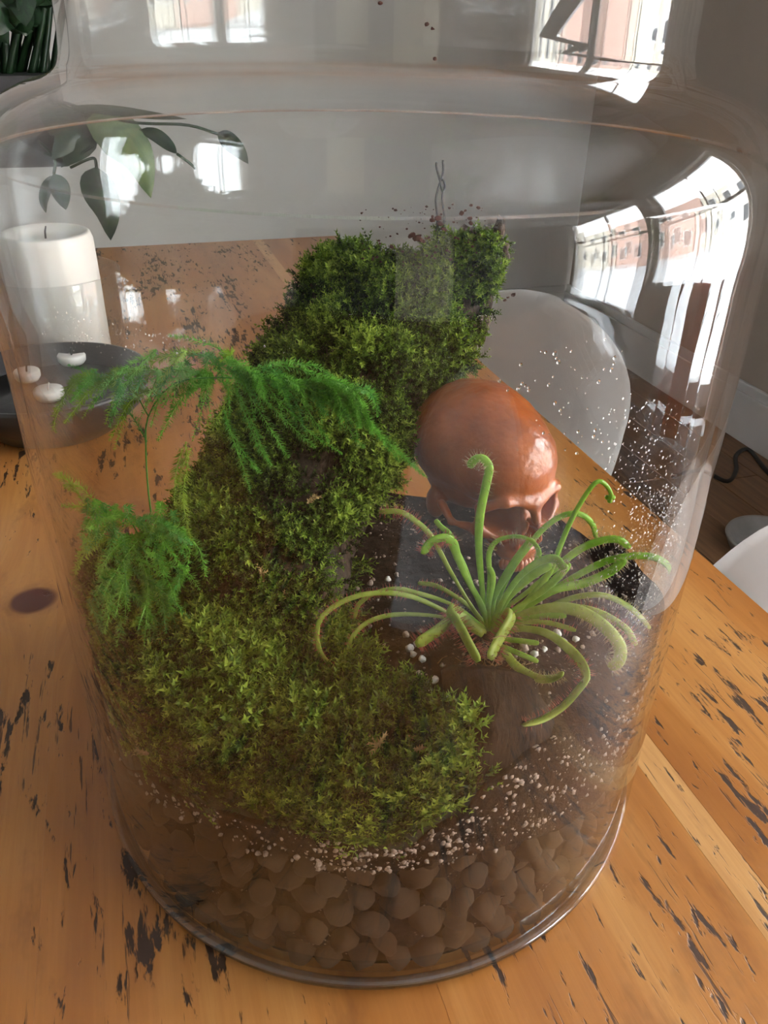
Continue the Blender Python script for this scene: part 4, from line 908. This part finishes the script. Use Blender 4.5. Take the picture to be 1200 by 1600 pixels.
# flower stalk with bud
P = spline([at(*p) for p in L2([(790, 975), (822, 940), (856, 900), (872, 862), (890, 818), (912, 778), (932, 753), (946, 757), (955, 772), (953, 782)], .272, .285)], 30); k = depth(P[10])/F_PX
m = MB(); m.tube(P, np.linspace(5.2, 3.0, 30)*k, 8); fs = m.build('flower_stalk', M['sundew'], sd)
for j, (px, py) in enumerate([(953, 782), (949, 777), (958, 777)]):
    A, Fc = lump_template(400+j, 2, 0.15); mesh('bud', at(px, py, .285)+A*4.2*k, Fc, M['sundew'], sd)
# dead brown leaf remains at the foot
M['dead'] = leafy('dead_leaf', (0.16, 0.09, 0.04), (0.34, 0.20, 0.09), 0.1, 0.8)
m = MB()
for i in range(150):
    b = at(760+rng.normal()*24, 1028+rng.normal()*12, 0.255+rng.random()*0.01); tp = b+np.array([rng.normal()*0.004, rng.normal()*0.003-0.002, rng.normal()*0.003-0.001]); m.tube([b, (b+tp)/2+rng.normal(size=3)*0.0008, tp], 0.00022, 4)
o = m.build('dead_leaves', M['dead'], sd, smooth=False); o['kind'] = 'stuff'

# ------------------------------------------------------------------ asparagus ferns
def fern_mat(name, a, b):
    return leafy(name, a, b, 0.35, 0.5)
M['fern'] = fern_mat('fern_green', (0.11, 0.36, 0.025), (0.20, 0.52, 0.06)); M['fern_yel'] = fern_mat('fern_yellow_green', (0.20, 0.38, 0.018), (0.32, 0.50, 0.04)); M['fern_deep'] = fern_mat('fern_deep_green', (0.06, 0.26, 0.035), (0.11, 0.38, 0.06))
def frond(root, tips_px, mat, parent, needle=11, step=3.0, per=7, sub=0):
    """a needle-covered branchlet along (px,py,d) points"""
    P = spline([at(*p) for p in tips_px], 40); k = depth(P[20])/F_PX
    for i in range(40):
        r_ = math.hypot(P[i][0], P[i][1])
        if r_ > 0.142: P[i][:2] *= 0.142/r_
    Ln = np.linalg.norm(np.diff(P, axis=0), axis=1).sum()/k; ns = max(4, int(Ln/step)); V = []; Fs = []
    T = np.gradient(P, axis=0); T /= np.linalg.norm(T, axis=1)[:, None]
    m = MB(); m.tube(P[::3], np.linspace(0.9, 0.45, len(P[::3]))*k, 4); V = [np.array(v) for v in m.V]; Fs = [f for f in m.F if len(f) == 4]; Fs = [t_ for f in Fs for t_ in ((f[0], f[1], f[2]), (f[0], f[2], f[3]))]
    for j in range(ns):
        s = (j+rng.random()*0.5)/ns*39; i = min(38, int(s)); fr = s-i; p = P[i]*(1-fr)+P[i+1]*fr; tt = T[i]; x = np.cross(tt, [0.2, 0.1, 1]); x /= np.linalg.norm(x); y = np.cross(tt, x)
        taper = math.sin(math.pi*min(0.96, 0.12+0.85*j/ns))**0.6
        for q in range(per):
            a = rng.random()*6.28; dr = math.cos(a)*x+math.sin(a)*y+tt*(0.25+0.5*rng.random())+np.array([0, 0, 0.1]); dr /= np.linalg.norm(dr); L = needle*k*(0.6+0.6*rng.random())*taper
            tip = p+dr*L
            if math.hypot(tip[0], tip[1]) > 0.1448: continue
            b1 = np.cross(dr, tt); b1 /= np.linalg.norm(b1)+1e-9; r0 = 0.85*k; n0 = len(V); mid = p+dr*L*0.5
            V += [p, mid+b1*r0, tip, mid-b1*r0]; Fs += [(n0, n0+1, n0+2), (n0, n0+2, n0+3)]
    return mesh('frond', np.array(V), np.array(Fs), M[mat], parent, smooth=False)
def fern(name, root, label, rach, fr):
    e = empty(name, tuple(root), label=label, cat='fern', group=None); bpy.context.view_layer.update()
    for P, r in rach:
        m = MB(); Q = spline([at(*p) for p in P], 20)
        for i in range(20):
            r_ = math.hypot(Q[i][0], Q[i][1])
            if r_ > 0.143: Q[i][:2] *= 0.143/r_
        k = depth(Q[10])/F_PX; m.tube(Q, np.linspace(r, r*0.6, 20)*k, 6); m.build('stem', M['fern_deep'], e)
    for P, mat, nd, per in fr:
        frond(None, P, mat, e, nd*1.05, 3.4, per)
    return e
FU = []
def F3(pts, d0, d1, mat='fern', nd=14, per=8): 
    n = len(pts); FU.append(([(x, y, d0+(d1-d0)*i/(n-1)) for i, (x, y) in enumerate(pts)], mat, nd, per))
# right half of the upper spray
F3([(375, 590), (430, 572), (480, 580), (522, 596)], .275, .262, 'fern', 11); F3([(380, 580), (440, 566), (490, 572), (524, 590)], .28, .268, 'fern', 10)
F3([(420, 600), (500, 625), (570, 660), (620, 705), (668, 747)], .268, .252); F3([(500, 625), (575, 665), (625, 708), (664, 744)], .264, .253); F3([(470, 605), (530, 630), (590, 680), (625, 722)], .264, .254); F3([(430, 590), (510, 605), (560, 640), (592, 672)], .268, .256)
F3([(400, 600), (450, 640), (490, 680), (536, 710)], .262, .252); F3([(440, 590), (500, 600), (540, 630), (562, 657)], .268, .258)
F3([(400, 610), (440, 650), (470, 680), (494, 700)], .262, .252); F3([(385, 610), (410, 650), (435, 690), (452, 716)], .262, .252)
F3([(370, 610), (390, 650), (410, 700), (424, 728)], .262, .252); F3([(350, 640), (362, 680), (380, 730), (392, 772)], .264, .252); F3([(350, 650), (370, 690), (390, 720), (408, 740)], .264, .256)
F3([(365, 600), (380, 640), (400, 690), (420, 722)], .264, .256); F3([(450, 600), (480, 640), (500, 670), (515, 690)], .264, .256); F3([(480, 610), (530, 640), (550, 680), (570, 700)], .264, .256)
for i in range(40):
    a = rng.random(); x0 = 350+210*a; y0 = 575+40*a+rng.normal()*10; x1 = x0+30+50*rng.random(); y1 = y0+40+50*rng.random()*(1-0.3*a)
    F3([(x0, y0), ((x0+x1)/2+8, (y0+y1)/2-12), (x1, y1)], .272-.01*rng.random(), .260-.008*rng.random(), 'fern' if rng.random() < .75 else 'fern_deep', 13, 8)
# left half
F3([(390, 590), (350, 550), (300, 530), (262, 524)], .29, .295, 'fern', 12); F3([(380, 580), (340, 560), (290, 555), (230, 560)], .29, .3, 'fern_deep', 13)
F3([(230, 690), (200, 640), (160, 590), (105, 570)], .29, .30, 'fern_deep', 12)
for (tx, ty) in [(100, 662), (76, 680), (128, 655), (178, 704), (170, 690), (82, 650), (140, 640), (245, 690), (300, 690), (215, 660), (330, 660), (195, 640), (260, 660), (110, 630)]:
    x0 = min(330, tx+50+50*rng.random()); y0 = 575+rng.random()*35; F3([(x0, y0), ((x0+tx)/2+rng.normal()*8, (y0+ty)/2-25), (tx, ty)], .30, .29-.02*rng.random(), 'fern_yel' if ty > 645 and tx < 190 else 'fern', 13, 8)
for i in range(26):
    x0 = 180+200*rng.random(); y0 = 545+rng.random()*60; x1 = x0+rng.normal()*50; y1 = min(700, y0+20+70*rng.random()); F3([(x0, y0), ((x0+x1)/2+8, (y0+y1)/2-12), (x1, y1)], .30-.02*rng.random(), .285, ['fern', 'fern_deep', 'fern_yel'][int(rng.random()*3)], 13, 8)
for P in ([(290, 690), (292, 730), (286, 780), (296, 835)], [(300, 700), (280, 740), (288, 800), (300, 845)], [(285, 700), (275, 740), (272, 790)]): F3(P, .285, .27, 'fern_yel', 14, 9)
RU = at(236, 800, .292); RU = clampR(RU, 0.14)
fern('asparagus_fern', RU, 'feathery asparagus fern arching over the upper left of the moss-covered bark',
     [([(236, 800, .292), (231, 760, .292), (228, 700, .29), (232, 650, .29), (270, 600, .288), (340, 590, .28), (420, 598, .268), (520, 632, .262)], 1.6), ([(232, 650, .29), (200, 600, .295), (150, 585, .298), (110, 600, .298)], 1.2)], FU)
FU = []
for (tx, ty) in [(84, 740), (100, 760), (112, 900), (120, 870), (150, 945), (140, 910), (180, 965), (200, 940), (240, 1055), (268, 1045), (225, 1010), (310, 1050), (332, 1066), (300, 1030), (300, 850), (296, 905), (290, 870), (215, 985), (130, 830), (95, 790), (320, 990), (260, 990), (285, 960)]:
    x0 = 150+rng.random()*110; y0 = 790+rng.random()*60+(60 if ty > 950 else 0); lim = tx < 130
    F3([(x0, y0), ((x0+tx)/2+rng.normal()*8, (y0+ty)/2-22), (tx, ty)], .29, .30 if lim else .262, 'fern_yel' if lim else ('fern_deep' if rng.random() < .4 else 'fern'), 14, 8)
for i in range(60):
    a = rng.random(); x0 = 130+170*rng.random(); y0 = 760+190*rng.random()+(x0-130)*0.2; x1 = x0+rng.normal()*30; y1 = y0+30+50*rng.random()
    F3([(x0, y0), ((x0+x1)/2+9, (y0+y1)/2-10), (x1, y1)], .288-.012*rng.random(), .272, ['fern', 'fern_deep', 'fern_deep', 'fern'][int(rng.random()*4)], 13, 8)
RL = clampR(at(255, 1010, .285), 0.14)
fern('asparagus_fern', RL, 'lower feathery asparagus fern drooping over the moss bed at the side of the jar',
     [([(255, 1010, .285), (240, 930, .288), (225, 860, .288), (200, 810, .29), (150, 780, .295)], 1.5), ([(240, 930, .288), (270, 880, .284), (290, 850, .28)], 1.0), ([(225, 860, .288), (180, 840, .29), (130, 830, .295)], 1.0)], FU)

# ------------------------------------------------------------------ driftwood, wire, crumbs, droplets
def wood_mat():
    t = NT('driftwood'); c = t.coord(); n = t.noise(t.map(c, (320, 90, 22)), 1.0, 5, 0.65, 0.3)
    return t.pbr(t.ramp(n, [(0.36, (0.004, 0.0025, 0.002)), (0.5, (0.022, 0.012, 0.008)), (0.75, (0.045, 0.027, 0.018))]), 0.8, t.bump(n, 0.8, 0.002), Specular_IOR_Level=0.15)
M['drift'] = wood_mat()
DC_ = [[(690, 1050, .247), (722, 1045, .244), (775, 1048, .242), (825, 1055, .247), (865, 1072, .254)],
       [(694, 1085, .238), (725, 1085, .231), (780, 1088, .229), (835, 1095, .237), (880, 1108, .246)],
       [(705, 1140, .222), (740, 1140, .214), (790, 1145, .213), (850, 1150, .224), (895, 1155, .236)],
       [(725, 1210, .212), (755, 1215, .205), (800, 1215, .205), (845, 1210, .215), (880, 1200, .228)],
       [(745, 1300, .206), (765, 1310, .201), (790, 1315, .201), (812, 1300, .207), (840, 1280, .218)]]
DP, DN = sheet(DC_, 40, 30, 0.0012, 60, 50)
dn, dm = DP.shape[:2]; db = DP+np.array([0, 0.014, -0.010]); Vd = np.vstack([DP.reshape(-1, 3), db.reshape(-1, 3)]); N0 = dn*dm
Fd = [tuple(f) for f in grid_faces(dn, dm)]+[tuple(f[::-1]) for f in grid_faces(dn, dm, N0)]
ring = [j for j in range(dm)]+[i*dm+dm-1 for i in range(1, dn)]+[(dn-1)*dm+j for j in range(dm-2, -1, -1)]+[i*dm for i in range(dn-2, 0, -1)]
for a, b in zip(ring, ring[1:]+ring[:1]): Fd.append((b, a, a+N0, b+N0))
tag(mesh('driftwood', Vd, Fd, M['drift']), 'dark weathered piece of wood sunk in the soil in front of the sundew', 'wood')
wr_ = empty('twisted_wire', tuple(at(686, 385, .425)), label='thin dark twisted wire standing up from the top of the mossy bark', cat='wire'); bpy.context.view_layer.update()
for P in ([(682, 385), (683, 370), (683, 340), (681, 312), (686, 290), (692, 270), (692, 250)], [(688, 385), (692, 370), (694, 340), (691, 312), (692, 298), (688, 285), (682, 262), (682, 253)], [(690, 385), (694, 365), (688, 350), (684, 345)], [(691, 300), (695, 292), (693, 282), (688, 281), (689, 290), (691, 298)]):
    m = MB(); m.tube(spline([at(x, y, .424) for x, y in P], 30), 0.0006, 6); m.build('strand', M['cord'], wr_)
# crumbs of bark stuck to the glass
M['crumb'] = plain('bark_crumb', (0.075, 0.028, 0.018), 0.85, 300, 0.4)
mm = MB()
def crumb(px, py, s, R=0.1452):
    p = at_glass(px, py, R)
    if p is None: return
    A, Fc = lump_template(int(rng.integers(500, 560)), 1, 0.5); mm.add(A@rotm(1)[0].T*np.array([1.3, 0.5, 1.0])*s+p*np.array([0.996, 0.996, 1]), Fc.tolist())
for (px, py, s) in [(735, 342, .0007), (737, 350, .0006), (722, 334, .0007), (728, 330, .0005), (645, 368, .0009), (651, 374, .0011), (656, 376, .0009), (662, 378, .0006), (676, 345, .0007), (685, 342, .0009), (689, 350, .0009), (693, 358, .0007), (612, 386, .0007), (790, 470, .0006), (803, 462, .0007), (795, 466, .0004), (667, 38, .0005), (676, 45, .0005), (680, 92, .0005), (594, 5, .0006)]: crumb(px, py, s*0.75)
for i in range(130):
    px = 560+200*rng.random()**0.8; py = 320+100*rng.random(); crumb(px, py, 0.0001+0.00028*rng.random()**2)
tag(mm.build('bark_crumbs', M['crumb'], smooth=False), 'tiny brown bark crumbs stuck to the glass above the moss', 'crumbs', kind='stuff')
# condensation
def drops(regs, name, label, seed, mat='water'):
    r = np.random.default_rng(seed); bm = bmesh.new(); bmesh.ops.create_icosphere(bm, subdivisions=2, radius=1.0); A = np.array([v.co[:] for v in bm.verts]); Fc = np.array([[v.index for v in f.verts] for f in bm.faces]); bm.free()
    T = []; S = []; Rm = []
    for (poly, cnt, smin_, smax_, fade) in regs:
        (x0, y0, x1, y1, sk_) = poly
        for i in range(cnt):
            u, v = r.random(), r.random(); px = x0+(x1-x0)*u; py = y0+(y1-y0)*v+sk_*(u-0.5)
            if fade and r.random() > math.sin(math.pi*u)**0.6*math.sin(math.pi*v)**0.5: continue
            p = at_glass(px, py, 0.1459)
            if p is None or p[2] > 0.30: continue
            a = math.atan2(p[1], p[0]); nrm = np.array([math.cos(a), math.sin(a), 0]); tg = np.array([-math.sin(a), math.cos(a), 0]); sz = smin_+(smax_-smin_)*r.random()**2.5
            Rm.append(np.stack([nrm*0.45, tg*(0.8+0.3*r.random()), np.array([0, 0, 1.0+0.5*r.random()])], 1)); T.append(p); S.append(sz)
    V, F_ = merge((A, Fc), np.array(Rm), S, np.array(T)); return tag(mesh(name, V, F_, M[mat]), label, 'droplets', kind='stuff')
t = NT('water'); t.pbr((1, 1, 1), 0.0, Transmission_Weight=1.0, IOR=1.33); M['water'] = t.m; M['mist'] = glass('fine_droplets', (0.97, 0.97, 0.97), 0.32, 0.08, 1.6)
drops([((930, 620, 1110, 1010, 0), 1300, .00014, .00042, True), ((985, 760, 1075, 1010, 0), 800, .00014, .0004, False)], 'water_droplets', 'fine water droplets on the inside of the jar beside the sundew', 5, 'mist')
drops([((60, 330, 330, 560, 0), 1500, .00013, .00036, True), ((160, 350, 470, 540, 40), 1300, .00013, .0004, True), ((350, 370, 560, 470, 0), 200, .00013, .0004, True)], 'water_droplets', 'fine water droplets on the inside of the jar in front of the candle', 6, 'mist')
drops([((770, 330, 1010, 760, 60), 220, .0002, .0007, True), ((840, 290, 900, 400, 0), 50, .0002, .0006, False)], 'water_droplets', 'larger scattered water droplets on the jar in front of the chair', 8)
